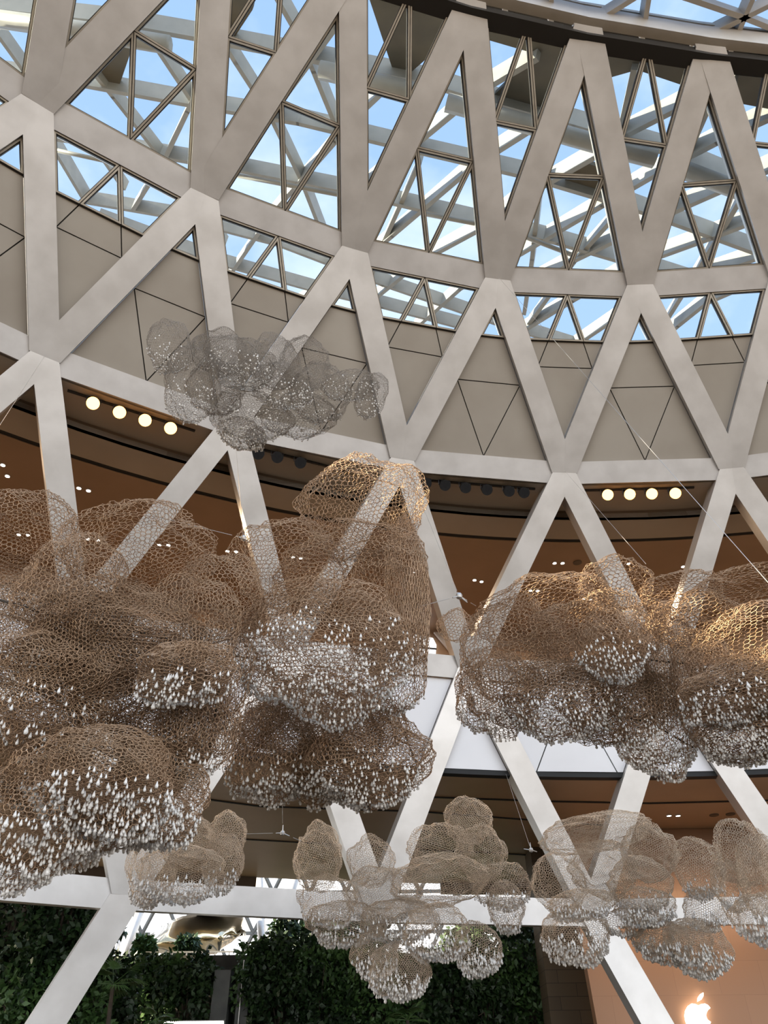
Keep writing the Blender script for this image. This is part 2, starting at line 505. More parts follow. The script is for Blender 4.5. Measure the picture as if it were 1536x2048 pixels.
LAT_B = [[(270, 410), (335, 305), (380, 210), (425, 120), (450, 40)],
         [(430, 590), (545, 420), (675, 270), (725, 213), (785, 155)],
         [(480, 320), (585, 165), (676, 40), (700, 5)],
         [(560, 620), (690, 545), (788, 460), (938, 330), (990, 295), (1083, 235)],
         [(740, 355), (843, 270), (918, 207), (976, 162), (1076, 103)],
         [(690, 640), (840, 515), (958, 450), (1033, 392), (1193, 300), (1257, 255), (1357, 203), (1470, 150)],
         [(830, 650), (923, 567), (1038, 500), (1208, 398), (1323, 330), (1437, 270), (1600, 195)],
         [(940, 640), (1040, 570), (1150, 510), (1271, 450), (1345, 413), (1474, 355), (1600, 300)],
         [(1020, 670), (1148, 590), (1230, 543), (1316, 503), (1427, 462), (1600, 395)],
         [(1140, 690), (1240, 622), (1330, 575), (1423, 536), (1600, 475)],
         [(1300, 690), (1358, 640), (1413, 595), (1560, 530)]]
LAT_C = [[(255, 0), (300, 60), (395, 205), (450, 300)],
         [(130, 60), (230, 185), (335, 320), (392, 395), (450, 480)],
         [(430, 40), (475, 115), (545, 225), (605, 350), (645, 455), (690, 560)],
         [(555, -20), (600, 60), (631, 133), (680, 255), (730, 390)],
         [(0, 60), (50, 130), (130, 215), (175, 260), (250, 370)],
         [(1500, 360), (1439, 462), (1392, 540), (1330, 640)],
         [(1425, 190), (1377, 300), (1330, 420)],
         [(1270, 130), (1242, 254), (1225, 330)],
         [(1085, 340), (1066, 510), (1050, 620)],
         [(1235, 420), (1150, 515), (1060, 640)],
         [(840, 320), (768, 480), (740, 560)]]
for L in LAT_A: roof_beam(L, .80, .22)
for L in LAT_B: roof_beam(L, .85, .22)
for L in LAT_C: roof_beam(L, .62, .22)
for L in ([(-40, 33), (190, 65), (338, 90)], [(893, 205), (1050, 247), (1190, 287), (1310, 318)], [(1371, 341), (1486, 384), (1600, 430)], [(640, 140), (780, 172), (830, 185)]):
    Q = [at_plane(x, y, P_ROOF + NR * 1.2, NR) for x, y in L]
    MB().tube(Q, .36, 10).build('service_pipe', M['roofsteel'], roof, smooth=True)
for L in ([(110, 300), (225, 325)], [(470, 350), (680, 390)], [(850, 428), (950, 447)], [(1040, 470), (1150, 512)]):
    Q = [at_plane(x, y, P_ROOF + NR * 1.5, NR) for x, y in L]
    MB().tube(Q, .11, 8).build('handrail', M['roofsteel'], roof, smooth=True)
for poly in ([(188, 122), (268, 84), (233, 186)], [(726, -40), (905, 8), (878, 96), (795, 168)],
             [(960, 30), (1145, 66), (1112, 150), (1088, 216), (984, 194), (1072, 108), (962, 76)],
             [(1192, 82), (1392, 108), (1369, 172), (1274, 140), (1204, 160)], [(1440, 112), (1600, 128), (1600, 230), (1474, 206)],
             [(440, -60), (520, -60), (505, 20), (455, 96)], [(1160, 322), (1230, 345), (1205, 405), (1120, 372)],
             [(118, 40), (200, 44), (178, 80), (120, 62)]):
    Q = [at_plane(x, y, P_ROOF, NR) for x, y in poly]
    MB().prism(Q, [q - NR * .2 for q in Q]).build('roof_panel', M['roofpanel'], roof)
# ring on top of the drum: dark recess, pale upstand, and the lattice of the top light
def ring_run(name, dr0, dr1, z0, z1, matr, parent):
    V, Fc = [], []; js = list(np.arange(-5, 12.01, .5))
    for j in js:
        jj = int(math.floor((j - 1) / 2)) * 2 + 1; t = (j - jj) / 2
        a, b = NODE[(4, jj)], NODE.get((4, jj + 2), NODE[(4, jj)])
        p = a + (b - a) * t; o = unit((p - CENTRE) * [1, 1, 0])
        for dr, z in ((dr0, z0), (dr1, z0), (dr1, z1), (dr0, z1)): V.append(p + o * dr + np.array([0, 0, z]))
    n = len(js)
    for i in range(n - 1):
        for q in range(4): Fc.append([i * 4 + q, i * 4 + (q + 1) % 4, i * 4 + 4 + (q + 1) % 4, i * 4 + 4 + q])
    Fc += [[0, 1, 2, 3], [n * 4 - 1, n * 4 - 2, n * 4 - 3, n * 4 - 4]]
    return link_mesh(name, V, Fc, matr, parent)
top = empty('skylight_ring', NODE[(4, 5)])
tag(top, 'pale curved ring beam with criss-cross roof beams closing the top of the drum', 'skylight')
ring_run('shadow_recess', .05, .6, -.42, -.02, M['dark'], top)  # dark solid, its colour standing in for the shade in the recess
ring_run('upstand', -.32, .0, -.05, 1.0, M['palesteel'], top)
ring_run('top_flange', -.30, .6, 1.22, 1.42, M['palesteel'], top)
ring_run('flange_gap_shade', -.15, .5, .98, 1.24, M['dark'], top)  # dark strip coloured as the shade between upstand and flange
PT, NT = NODE[(4, 5)] + np.array([0, 0, .85]), np.array([0, 0, -1.0])
for L in ([(1166, 52), (1253, -2), (1330, -50), (1600, -218)], [(1376, 84), (1483, 30), (1560, -8), (1850, -152)], [(1100, 40), (1100, -10), (1100, -240)], [(1281, 72), (1294, -10), (1330, -237)],
          [(1457, 96), (1490, 15), (1510, -30), (1560, -225)], [(1080, -106), (1380, -6), (1480, 28), (1600, 76)], [(930, -2), (985, -40), (1200, -190)], [(1010, 22), (1005, -20), (980, -230)], [(1536, 118), (1580, 60)]):
    Q = [at_plane(x, y, PT, NT) for x, y in L]
    mb = MB()
    for a, b in zip(Q, Q[1:]): mb.bar(a, b, .16, .62)
    mb.build('roof_beam', M['palesteel'], top)
Q = [at_plane(x, y, PT - NT * .55, NT) for x, y in [(840, -60), (940, 2), (1173, 60), (1417, 100), (1640, 125), (1640, -260), (840, -260)]]
MB().prism(Q, [q + np.array([0, 0, .04]) for q in Q]).build('skylight_glass', M['glass'], top)
# ------------------------------------------------------------------ spotlights, downlights, cables
def bearing(P): return unit((CENTRE - P) * [1, 1, 0])
ORD = ['first', 'second', 'third', 'fourth', 'fifth', 'sixth', 'seventh', 'eighth', 'ninth', 'tenth', 'eleventh', 'twelfth', 'thirteenth', 'fourteenth', 'fifteenth', 'sixteenth', 'seventeenth']
def track(p0, p1, label):
    A, B = at_z(*p0, ZC1 - .03), at_z(*p1, ZC1 - .03)
    tag(MB().bar(A, B, .07, .06).build('lighting_track', M['black']), label, 'lighting track')
track((135, 781), (390, 862), 'long dark lighting track on the upper soffit at far left, carrying lit warm spotlights')
track((500, 893), (700, 944), 'dark lighting track with unlit spotlights below the high wire cloud')
track((842, 960), (1070, 978), 'dark lighting track carrying a row of six unlit black spotlights')
track((1165, 981), (1388, 975), 'dark lighting track on the right carrying four lit warm spotlights')
def spotlight(px, py, lit, label, group):
    P = at_z(px, py, ZC1 - .30)
    s = empty('spotlight', P); tag(s, label, 'spotlight', group)
    ax = unit(bearing(P) * .75 + np.array([0, 0, -.8]))
    MB().lathe(P, ax, [(.06, -.26), (.15, -.22), (.175, -.05), (.185, .10), (.165, .10), (.155, .02)], 20).build('housing', M['black'], s, smooth=False)
    MB().lathe(P, ax, [(.15, .0), (.15, .03), (.08, .05), (.0001, .055)], 20).build('lens', M['lampcore'] if lit else M['lens'], s)
    MB().lathe(P, ax, [(.16, .06), (.19, .06), (.19, .12), (.16, .12)], 20).build('bezel', M['bezelglow'] if lit else M['black'], s)  # on lit lamps the orange glow round the lens is painted onto the bezel
    if not lit:
        g = MB(); u = unit(np.cross(ax, (0, 0, 1))); v = np.cross(ax, u)
        for t in (-.06, .06):
            g.bar(P + ax * .07 + u * t - v * .14, P + ax * .07 + u * t + v * .14, .018, .02, up=ax)
            g.bar(P + ax * .07 + v * t - u * .14, P + ax * .07 + v * t + u * .14, .018, .02, up=ax)
        g.build('louvre', M['black'], s)
    u = unit(np.cross(ax, (0, 0, 1)))
    MB().tube([P + np.array([0, 0, .238]), P + np.array([0, 0, .20])], .03, 8).bar(P + u * -.2 + [0, 0, .2], P + u * .2 + [0, 0, .2], .03, .02).bar(P + u * .2 + [0, 0, .2], P + u * .2, .03, .02).bar(P - u * .2 + [0, 0, .2], P - u * .2, .03, .02).build('bracket', M['black'], s)
    if lit:
        ld = bpy.data.lights.new('spot_beam', 'SPOT'); lo = bpy.data.objects.new('spot_beam', ld); COL.objects.link(lo)
        lo.location = Vector(P + ax * .16); lo.rotation_euler = Vector(-ax).to_track_quat('Z', 'Y').to_euler()
        ld.energy = 50; ld.color = (1, .66, .34); ld.spot_size = 1.5; ld.shadow_soft_size = .12
M['lens'] = mat('dark_lens', (.03, .03, .035), rough=.08)
for i, (x, y) in enumerate([(186, 806), (239, 824), (290, 840), (341, 856)]):
    spotlight(x, y, True, '%s lit warm spotlight from the left on the upper left track' % ORD[i], 'lit spotlights')
for i, (x, y) in enumerate([(1214, 989), (1258, 988), (1302, 987), (1349, 986)]):
    spotlight(x, y, True, '%s lit warm spotlight from the left on the right-hand track' % ORD[i], 'lit spotlights')
for i, (x, y) in enumerate([(516, 907), (554, 914), (600, 925)]):
    spotlight(x, y, False, '%s unlit black spotlight from the left, just under the high wire cloud' % ORD[i], 'unlit spotlights')
for i, (x, y) in enumerate([(851, 966), (889, 970), (930, 975), (973, 979), (1017, 982), (1047, 985)]):
    spotlight(x, y, False, '%s unlit black spotlight from the left in the row of six' % ORD[i], 'unlit spotlights')
PAIRS = [[(6, 930), (15, 952)], [(158, 976), (177, 981)], [(38, 1069), (56, 1070)], [(75, 1160), (91, 1161)], [(177, 1078), (196, 1080)], [(319, 1089), (337, 1090)],
         [(455, 1102), (472, 1103)], [(586, 1114), (602, 1116)], [(831, 1144), (846, 1145)], [(949, 1160), (963, 1163)],
         [(1061, 1181), (1075, 1181)], [(1109, 1126), (1125, 1126)], [(1167, 1197), (1181, 1199)], [(1240, 1127), (1257, 1127)]]
for i, pr in enumerate(PAIRS):
    for s, (x, y) in enumerate(pr):
        P = at_z(x, y, ZC2 - .01)
        o = empty('recessed_downlight', P)
        tag(o, '%s lamp of the %s pair of round white downlights from the left, upper ceiling' % (('left', 'right')[s], ORD[i]), 'downlight', 'downlights in the upper ceiling')
        MB().lathe(P, (0, 0, -1), [(.095, -.005), (.095, .02), (.072, .02), (.072, -.005)], 18).build('trim_ring', M['whiteclad'], o)
        MB().lathe(P, (0, 0, -1), [(.07, -.004), (.07, .012), (.0001, .014)], 18).build('lamp_lens', M['lampwhite'], o)
P = at_z(1366, 1133, ZC2 - .01); o = empty('recessed_downlight', P)
tag(o, 'single round white downlight beside the sloping beam at right, upper ceiling', 'downlight', 'downlights in the upper ceiling')
MB().lathe(P, (0, 0, -1), [(.095, -.005), (.095, .02), (.072, .02), (.072, -.005)], 18).build('trim_ring', M['whiteclad'], o)
MB().lathe(P, (0, 0, -1), [(.07, -.004), (.07, .012), (.0001, .014)], 18).build('lamp_lens', M['lampwhite'], o)
for i, (x, y, z, lab) in enumerate([(1155, 1125, ZC2, 'dark round ceiling speaker right of a downlight pair on the upper ceiling'), (1424, 1114, ZC2, 'dark round ceiling speaker beside the right sloping beam'),
                     (1461, 1628, ZS - .05, 'large round ceiling speaker at right on the lower ceiling'), (1428, 1630, ZS - .05, 'small round sensor left of the large speaker, lower ceiling')]):
    P = at_z(x, y, z - .01)
    tag(MB().lathe(P, (0, 0, -1), [(.17, -.02), (.17, .02), (.14, .03), (.0001, .03)], 18).build('ceiling_speaker', M['riser']), lab, 'speaker')
for s, (x, y) in enumerate([(1338, 1631), (1356, 1631)]):
    P = at_z(x, y, ZS - .06); o = empty('recessed_downlight', P)
    tag(o, '%s of two small downlights in the lower brown ceiling at right' % ('left', 'right')[s], 'downlight')
    MB().lathe(P, (0, 0, -1), [(.11, -.005), (.11, .02), (.08, .02), (.08, -.005)], 18).build('trim_ring', M['whiteclad'], o)
    MB().lathe(P, (0, 0, -1), [(.08, -.004), (.08, .012), (.0001, .014)], 18).build('lamp_lens', M['lampwhite'], o)
# warm pools of the recessed lamps on the hidden upper floor
for a in np.linspace(PH - .6, PH + .75, 7):
    ld = bpy.data.lights.new('gallery_lamp', 'AREA'); lo = bpy.data.objects.new('gallery_lamp', ld); COL.objects.link(lo)
    ld.shape = 'DISK'; ld.size = 1.0; ld.energy = 300; ld.color = (1, .72, .46)
    lo.location = Vector(arc_pt(a, RR[1] + 2.6, ZC2 - .3))
# cables and their hubs
def cable(A, B, label, r=.0045, group='suspension cables'):
    A, B = np.asarray(A, float), np.asarray(B, float); d = unit(B - A)
    for h in HUBS:
        if np.linalg.norm(A - h) < .05: A = A + d * .24
        if np.linalg.norm(B - h) < .05: B = B - d * .24
    tag(MB().tube([A, B], r, 6).build('suspension_cable', M['cable']), label, 'cable', group)
def hub(P, arms, label):
    h = empty('cable_hub', P); tag(h, label, 'cable hub')
    MB().lathe(P, (0, 0, 1), [(.015, -.05), (.04, -.035), (.052, 0), (.04, .035), (.015, .05)], 12).build('core', M['cable'], h)
    for q in arms:
        d = unit(np.asarray(q) - P)
        MB().tube([P + d * .03, P + d * .16], [.014, .008], 8).build('turnbuckle', M['cable'], h)
def face(k, j): return NODE[(k, j)] + unit(CENTRE - NODE[(k, j)]) * .2
H1 = at_dist(918, 1192, 11.0); H2 = at_dist(487, 1076, 12.5); H3 = at_dist(565, 1666, 17.0); H4 = at_dist(1062, 1700, 18.5)
HUBS = [H1, H2, H3, H4]
A1_, A2_ = at_dist(832, 1215, 10.2), at_dist(952, 1212, 11.2)
hub(H1, [face(2, 3), A1_, A2_, H1 + [.3, .2, -.15]], 'steel cable hub with radiating cables between the two large near clouds')
hub(H2, [face(2, 1), at_dist(330, 1040, 11.5), at_dist(560, 1130, 12.5)], 'small cable hub above the middle of the large left clouds')
hub(H3, [H3 + [0, 0, 1], at_dist(490, 1668, 16.5), at_dist(602, 1682, 17)], 'small cable hub under the middle cloud before the lower ceiling')
hub(H4, [H4 + [0, .1, 1], at_dist(1000, 1692, 18.5), at_dist(1130, 1720, 18)], 'small cable hub hanging between the lower clouds at right of centre')
cable(face(2, 3), H1, 'pale cable from the wall lattice down to the hub beside the middle cloud')
cable(H1, A1_, 'short cable from the central hub left to the middle cloud')
cable(H1, A2_, 'short cable from the central hub right to the right cloud')
cable(face(2, 1), H2, 'thin cable dropping from the lattice to the hub over the left clouds')
cable(H2, at_dist(300, 1030, 11.5), 'thin cable running left from the upper left hub')
cable(face(3, 4), at_dist(1560, 1192, 9.0), 'long pale cable crossing the wall diagonally to the far right cloud')
cable(face(2, 5), at_dist(1292, 1128, 10.5), 'thin cable from the lattice joint to the top of the right cloud')
cable(face(2, -1), at_dist(-20, 880, 12), 'short thin cable at the far left edge below the lattice joint')
cable(at_z(1012, 1548, ZS - .1), H4, 'thin cable from the lower wall edge to the small hub at right of centre')
cable(at_dist(565, 1560, 16.2), H3, 'thin cable dropping to the small hub under the middle cloud')
cable(at_dist(490, 1668, 16.5), H3, 'thin level cable left of the small hub under the middle cloud')
cable(H3, at_dist(602, 1682, 17), 'thin level cable right of the small hub under the middle cloud')
# ------------------------------------------------------------------ planted valley seen through the low opening
M['leafshade'] = mat('leaf_shade', (.009, .026, .007), (.028, .066, .018), scale=1.3, rough=.5)  # green darkened to hold the valley's deep shade
M['leafmid'] = mat('leaf_mid', (.03, .075, .018), (.085, .165, .045), scale=1.5, rough=.5)
M['leaflight'] = mat('leaf_light', (.05, .11, .03), (.10, .18, .055), scale=2, rough=.5)
M['bark'] = mat('bark', (.05, .035, .025), (.08, .06, .04), scale=5, rough=.8)
M['slab'] = mat('grey_slab', (.10, .105, .10), (.15, .155, .145), scale=1.5, rough=.8)
M['terrace'] = mat('shaded_terrace_stone', (.045, .043, .038), (.09, .085, .075), scale=1.2, rough=.8)  # stone blackened so its colour carries the same deep shade
def leaf_cloud(c, rad, n, size, seed, box=False, elong=1.8):
    rg = np.random.default_rng(seed)
    if box: p = rg.uniform(-1, 1, (n, 3))
    else:
        p = rg.normal(size=(n, 3)); p /= np.linalg.norm(p, axis=1)[:, None]; p *= (rg.uniform(.25, 1, (n, 1))) ** .5
    # clumps
    q = np.sin(p * 4.1 + seed) * .16 + np.sin(p[:, [1, 2, 0]] * 9.3 + seed * 2) * .07
    p = (p + q) * np.asarray(rad) + np.asarray(c)
    d = rg.normal(size=(n, 3)); d[:, 2] -= .35; d /= np.linalg.norm(d, axis=1)[:, None]
    nr = rg.normal(size=(n, 3)) * .7 + np.array([0, -.6, .8]); s = np.cross(d, nr); s /= np.linalg.norm(s, axis=1)[:, None]
    u = np.cross(s, d)
    L = size * rg.uniform(.6, 1.35, (n, 1)); W = L / elong
    a = p; t = p + d * L - u * L * .18; l = p + d * L * .45 + s * W * .5 + u * L * .08; r = p + d * L * .45 - s * W * .5 + u * L * .08
    V = np.stack([a, l, t, r], 1).reshape(-1, 3)
    return V, np.arange(4 * n).reshape(-1, 4)
def plant(name, label, cat, group, c, rad, n, size, matr, seed, foot=None, box=False, elong=1.8, stem_r=.06):
    c = np.asarray(c, float)
    foot = np.array([c[0], c[1] + .1, max(0, c[2] - rad[2] * 1.05)]) if foot is None else np.asarray(foot, float)
    o = empty(name, foot); tag(o, label, cat, group)
    V, Q = leaf_cloud(c, rad, n, size, seed, box, elong)
    V[:, 2] = np.maximum(V[:, 2], .02)
    link_quads('foliage', V, Q, matr, o, foot)
    mb = MB(); rg = np.random.default_rng(seed + 1)
    mb.tube([foot, (foot + c) / 2 + rg.normal(size=3) * .1, c + [0, 0, rad[2] * .4]], [stem_r, stem_r * .8, stem_r * .4], 6)
    for k in range(5):
        e = c + rg.normal(size=3) * np.asarray(rad) * .45
        mb.tube([foot * .3 + c * .7, (c + e) / 2 + [0, 0, .1], e], [stem_r * .6, stem_r * .4, stem_r * .2], 5)
    mb.build('stem', M['bark'], o)
    return o
YT = 36.0
P0, P1 = at_y(235, 1912, YT), at_y(1110, 1912, YT)
ZT = P0[2]
tw = MB().box((P0[0] - 10, YT, 0), (P1[0] + 2, YT + 3, ZT)).build('wall_terrace', M['terrace']); tag(tw, kind='structure')
# climbing plants hanging over the terrace wall, left to right
cols = [(262, 1968, 30), (318, 1965, 36), (372, 1998, 38), (398, 1950, 28), (520, 1948, 30), (535, 1962, 40), (585, 1940, 36), (640, 1960, 42), (560, 2010, 40), (300, 2015, 40),
        (700, 1975, 44), (640, 2022, 44), (760, 2010, 48), (830, 1975, 46), (905, 1985, 48), (960, 1945, 44), (1010, 1990, 46), (890, 2030, 46), (1045, 1930, 38), (1060, 2015, 42), (980, 2030, 40)]
WHERE = ['below the left end of the railing', 'second from the left under the railing', 'above the lit strip', 'below the mirrored sculpture', 'under the right railing end',
         'right of the grey stone strip', 'right of the railing, high on the wall', 'below the left lower cloud lobes', 'low, left of centre', 'low beside the fan palm',
         'left of the lowest cloud lobes', 'bottom edge, left of lowest cloud', 'behind the lowest cloud lobe', 'by the lowest cloud', 'right of the lowest cloud',
         'high up, right of the centre cloud', 'beside the brown stone pier, middle height', 'at the bottom edge below the centre cloud', 'high beside the brown stone pier', 'low beside the brown stone pier', 'bottom left of the pier']
for i, ((x, y, r), wh) in enumerate(zip(cols, WHERE)):
    dist = YT - .9 - (i % 3) * .35
    c = at_y(x, y, dist); s = r / F_PX * dist * 1.25
    plant('climbing_plant', 'dark green climbing plant on the garden wall ' + wh, 'plant', 'plants on the garden wall', c, (s, .5, s * 1.15), 1700, .24, M['leafmid'] if i % 3 == 1 else M['leafshade'], 100 + i,
          foot=(c[0], YT - .12, 0), box=(i % 2 == 0))
# tall dark planting left of the splayed leg
lefts = [(30, 1840, 62, 26.5), (120, 1850, 60, 27.0), (190, 1852, 46, 28.5), (60, 1930, 66, 26.0), (150, 1935, 62, 27.2), (40, 2020, 66, 25.6), (130, 2030, 60, 26.6), (215, 2000, 44, 28.8)]
LW = ['top left corner of the planting, under the ring beam', 'under the ring beam, second from the left', 'under the ring beam next to the splayed leg', 'middle height at the left edge', 'middle height behind the splayed leg', 'bottom left corner of the view', 'at the bottom, left of the splayed leg', 'right of the splayed leg, behind the fan palm']
for i, ((x, y, r, d), wh) in enumerate(zip(lefts, LW)):
    c = at_y(x, y, d + 1.5); s = r / F_PX * d * 1.2
    plant('tall_shrub', 'dense dark green shrub, %s' % wh, 'shrub', 'tall dark shrubs', c, (s, .8, s), 2000, .24, M['leafmid'] if i in (5, 6) else M['leafshade'], 200 + i, foot=(c[0], d + 1.7, 0), stem_r=.1)
pl_ = at_y(-60, 1800, 31.5); pr_ = at_y(250, 1800, 31.5)
tag(MB().box((pl_[0] - 4, 31.5, 0), (pr_[0] - 1.2, 31.9, pl_[2] + .6)).build('wall_left', M['terrace']), kind='structure')
# trees on the terrace in front of the glass dome
trees = [(575, 1885, 40, 'left of the lower centre cloud'), (640, 1890, 44, 'behind the lower centre cloud, left part'), (720, 1885, 50, 'behind the middle of the lower centre cloud'), (1000, 1875, 52, 'right of the lower centre cloud'), (1065, 1890, 40, 'nearest the brown stone pier'), (930, 1890, 40, 'behind the right lobe of the centre cloud'),
         (200, 1850, 34, 'behind the splayed leg'), (288, 1896, 14, 'at the left foot of the mirrored sculpture'), (375, 1893, 15, 'in front of the mirrored sculpture')]
for i, (x, y, r, wh) in enumerate(trees):
    d = 41 + (i % 3); c = at_y(x, y, d); s = r / F_PX * d * 1.15
    plant('terrace_tree', 'leafy green tree on the terrace %s' % wh, 'tree', 'trees on the terrace', c, (s, s * .7, s * .85), 1500, .32, M['leafmid'] if i % 2 else M['leafshade'], 300 + i, foot=(c[0], d, ZT - .1), stem_r=.09)
tg = MB().box((P0[0] - 14, YT + 3.0, ZT - .8), (P1[0] + 8, 60, ZT - .15)).build('terrace_floor', M['terrace']); tag(tg, kind='structure')
# fan palms
def fan_palm(px, py, d, h, label, seed):
    top_ = at_y(px, py, d); foot = np.array([top_[0], d + .3, 0.0]); o = empty('fan_palm', foot); tag(o, label, 'palm')
    MB().tube([foot, (foot + top_) / 2 + [.1, 0, 0], top_], [.10, .08, .06], 8).build('trunk', M['bark'], o)
    rg = np.random.default_rng(seed)
    for k in range(11):
        a = 2 * pi * k / 11 + rg.uniform(-.2, .2); el = rg.uniform(-.2, .9)
        dr = np.array([math.cos(a) * math.cos(el), math.sin(a) * math.cos(el), math.sin(el)]); hub_ = top_ + dr * h * .45
        sd = unit(np.cross(dr, (0, 0, 1))); up_ = np.cross(sd, dr); mb = MB()
        mb.tube([top_, hub_], .012, 5)
        for m in range(-6, 7):
            t = m * .2; f = unit(dr * math.cos(t) + sd * math.sin(t)); g = np.cross(f, up_)
            L = h * .55 * (1 - .04 * abs(m)); tip = hub_ + f * L - up_ * L * .22; mid = hub_ + f * L * .5
            mb.add([hub_, mid + g * .035, tip, mid - g * .035, mid + up_ * .02], [[0, 1, 4], [1, 2, 4], [2, 3, 4], [3, 0, 4]])
        mb.build('fan_leaf', M['leaflight'] if k % 2 else M['leafmid'], o)
fan_palm(226, 1968, 27.5, 1.2, 'pale green fan palm right of the splayed leg', 5)
fan_palm(318, 2046, 29, .8, 'low fan palm at the bottom edge left of the lit strip', 6)
fan_palm(815, 2040, 31, .9, 'low fan palm at the bottom edge below the lowest cloud', 8)
# grey stone strips in the planting, pole, lit strip
for (x0, y0, x1, y1, nm, lab) in ((430, 1940, 462, 2048, 'stone_slab', 'grey stone slab bare of plants under the railing'), (476, 1965, 500, 2060, 'stone_slab', 'narrow grey stone slab right of the steel pole')):
    A_, B_ = at_y(x0, y0, YT - 1.5), at_y(x1, y0, YT - 1.5)
    tag(MB().box((A_[0], YT - 1.5, 0), (B_[0], YT - .02, A_[2])).build(nm, M['slab']), lab, 'stone slab')
A_ = at_y(488, 1920, YT - 1.6); tag(MB().tube([(A_[0], YT - 1.6, 0), A_], .022, 8).build('steel_pole', M['cable']), 'thin upright steel pole in front of the garden wall', 'pole')
A_, B_ = at_y(328, 2043, 33.2), at_y(446, 2043, 33.2)
ls = empty('light_strip', ((A_[0] + B_[0]) / 2, 33.2, A_[2] - .45)); tag(ls, 'bright white light strip at the bottom edge among the plants', 'light strip')
MB().box((A_[0], 33.2, A_[2] - .3), (B_[0], 33.35, A_[2])).build('diffuser', emit('strip_light', (1, .97, .9), 5), ls)
MB().box((A_[0] - .05, 33.36, A_[2] - .45), (B_[0] + .05, 33.6, A_[2] + .04)).build('tray', M['black'], ls)
# railing on the terrace
YR = YT + 1.0
A_, B_ = at_y(288, 1905, YR), at_y(715, 1905, YR); zr = A_[2]
rl = empty('terrace_railing', ((A_[0] + B_[0]) / 2, YR, ZT)); tag(rl, 'pale grey railing along the top of the planted terrace', 'railing')
MB().bar((A_[0], YR, zr), (B_[0], YR, zr), .07, .06).build('handrail', M['cable'], rl)
MB().bar((A_[0], YR, zr - .22), (B_[0], YR, zr - .22), .03, .03).bar((A_[0], YR, zr - .42), (B_[0], YR, zr - .42), .03, .03).build('lower_rail', M['cable'], rl)
for x in np.linspace(A_[0], B_[0], 16): MB().bar((x, YR, ZT), (x, YR, zr), .05, .05).build('post', M['cable'], rl)
# mirrored sculpture and the canopy edge over it
M['mirror'] = mat('bronze_mirror', (.55, .42, .24), (.75, .66, .48), scale=.5, rough=.06, metal=1.0)
top_c = [(276, 1890), (300, 1866), (330, 1846), (365, 1832), (400, 1827), (440, 1828), (470, 1830), (489, 1836), (488, 1856)]
bot_c = [(276, 1908), (310, 1909), (345, 1909), (380, 1909), (410, 1909), (432, 1909), (442, 1900), (462, 1888), (480, 1872)]
V = []; nu, nv = 41, 15
for i in range(nu):
    t = i / (nu - 1) * 8; k = min(7, int(t)); f = t - k
    a = np.array(top_c[k]) * (1 - f) + np.array(top_c[k + 1]) * f; b = np.array(bot_c[k]) * (1 - f) + np.array(bot_c[k + 1]) * f
    for j in range(nv):
        s = j / (nv - 1); p = a * (1 - s) + b * s
        V.append(at_y(p[0], p[1], 46 + 2.6 * (1 - s) ** 2 - 2.2 * math.sin(pi * s) * (1 + .5 * math.sin(t * 1.7)) + 1.0 * math.sin(t * 1.9)))
Fc = [[i * nv + j, i * nv + j + 1, (i + 1) * nv + j + 1, (i + 1) * nv + j] for i in range(nu - 1) for j in range(nv - 1)]
sc_ = link_mesh('mirror_sculpture', V, Fc, M['mirror'], smooth=True); tag(sc_, 'curved mirror-polished bronze sculpture behind the terrace railing', 'sculpture')
md = sc_.modifiers.new('thickness', 'SOLIDIFY'); md.thickness = .25
c0 = at_y(432, 1809, 48); mb = MB(); rxx = 95 / F_PX * 50
mb.lathe(c0, (0, 0, 1), [(rxx * .2, -.35), (rxx * .7, -.22), (rxx, 0), (rxx * .98, .06), (rxx * .5, .12)], 40)
cn = mb.build('fabric_canopy', M['whiteclad'], smooth=True); tag(cn, 'pale curved canopy edge just above the mirrored sculpture', 'canopy')
M['domebar'] = mat('dome_bar', (.16, .17, .17), rough=.5)
# glass dome of the valley: triangulated bars in front of the bright sky, with raking columns
dome = empty('dome_lattice', at_y(600, 1900, 72)); tag(dome, 'far triangulated glass dome lattice behind the garden trees', 'dome lattice')
def dome_pt(u, v): # u across in metres, v up 0..1
    a = v * 1.1
    return np.array([u, 74 - 26 * (1 - math.cos(a)) * 1.3, 4 + 30 * math.sin(a)])
rows = np.linspace(-.122, 1, 13); us = np.arange(-34, 22, 3.2)
for i, v in enumerate(rows):
    mb = MB()
    for a, b in zip(us, us[1:]): mb.bar(dome_pt(a, v), dome_pt(b, v), .26, .26)
    mb.build('hoop_bar', M['domebar'], dome)
for i in range(len(us)):
    for sgn in (-1, 1):
        mb = MB()
        for k in range(len(rows) - 1):
            u0 = us[i] + sgn * k * 1.6; mb.bar(dome_pt(u0, rows[k]), dome_pt(u0 + sgn * 1.6, rows[k + 1]), .24, .24)
        mb.build('diagonal_bar', M['domebar'], dome)
for i, (x0, y0, x1, y1, lab) in enumerate([(288, 1800, 244, 1925, 'raking grey steel column just right of the splayed leg'), (520, 1800, 526, 1920, 'upright grey steel column right of the mirrored sculpture'), (578, 1800, 544, 1912, 'raking grey steel column right of the mirrored sculpture'), (236, 1860, 228, 1915, 'short dark column half hidden by the splayed leg')]):
    a, b = at_y(x0, y0, 52), at_y(x1, y1, 50); b2 = b + (b - a) * max(0, (b[2] - ZT) / (a[2] - b[2]))
    tag(MB().tube([a + (a - b) * .6, b2], .27, 10).build('raking_column', M['ringsteel'], smooth=True), lab, 'column', 'columns of the dome')
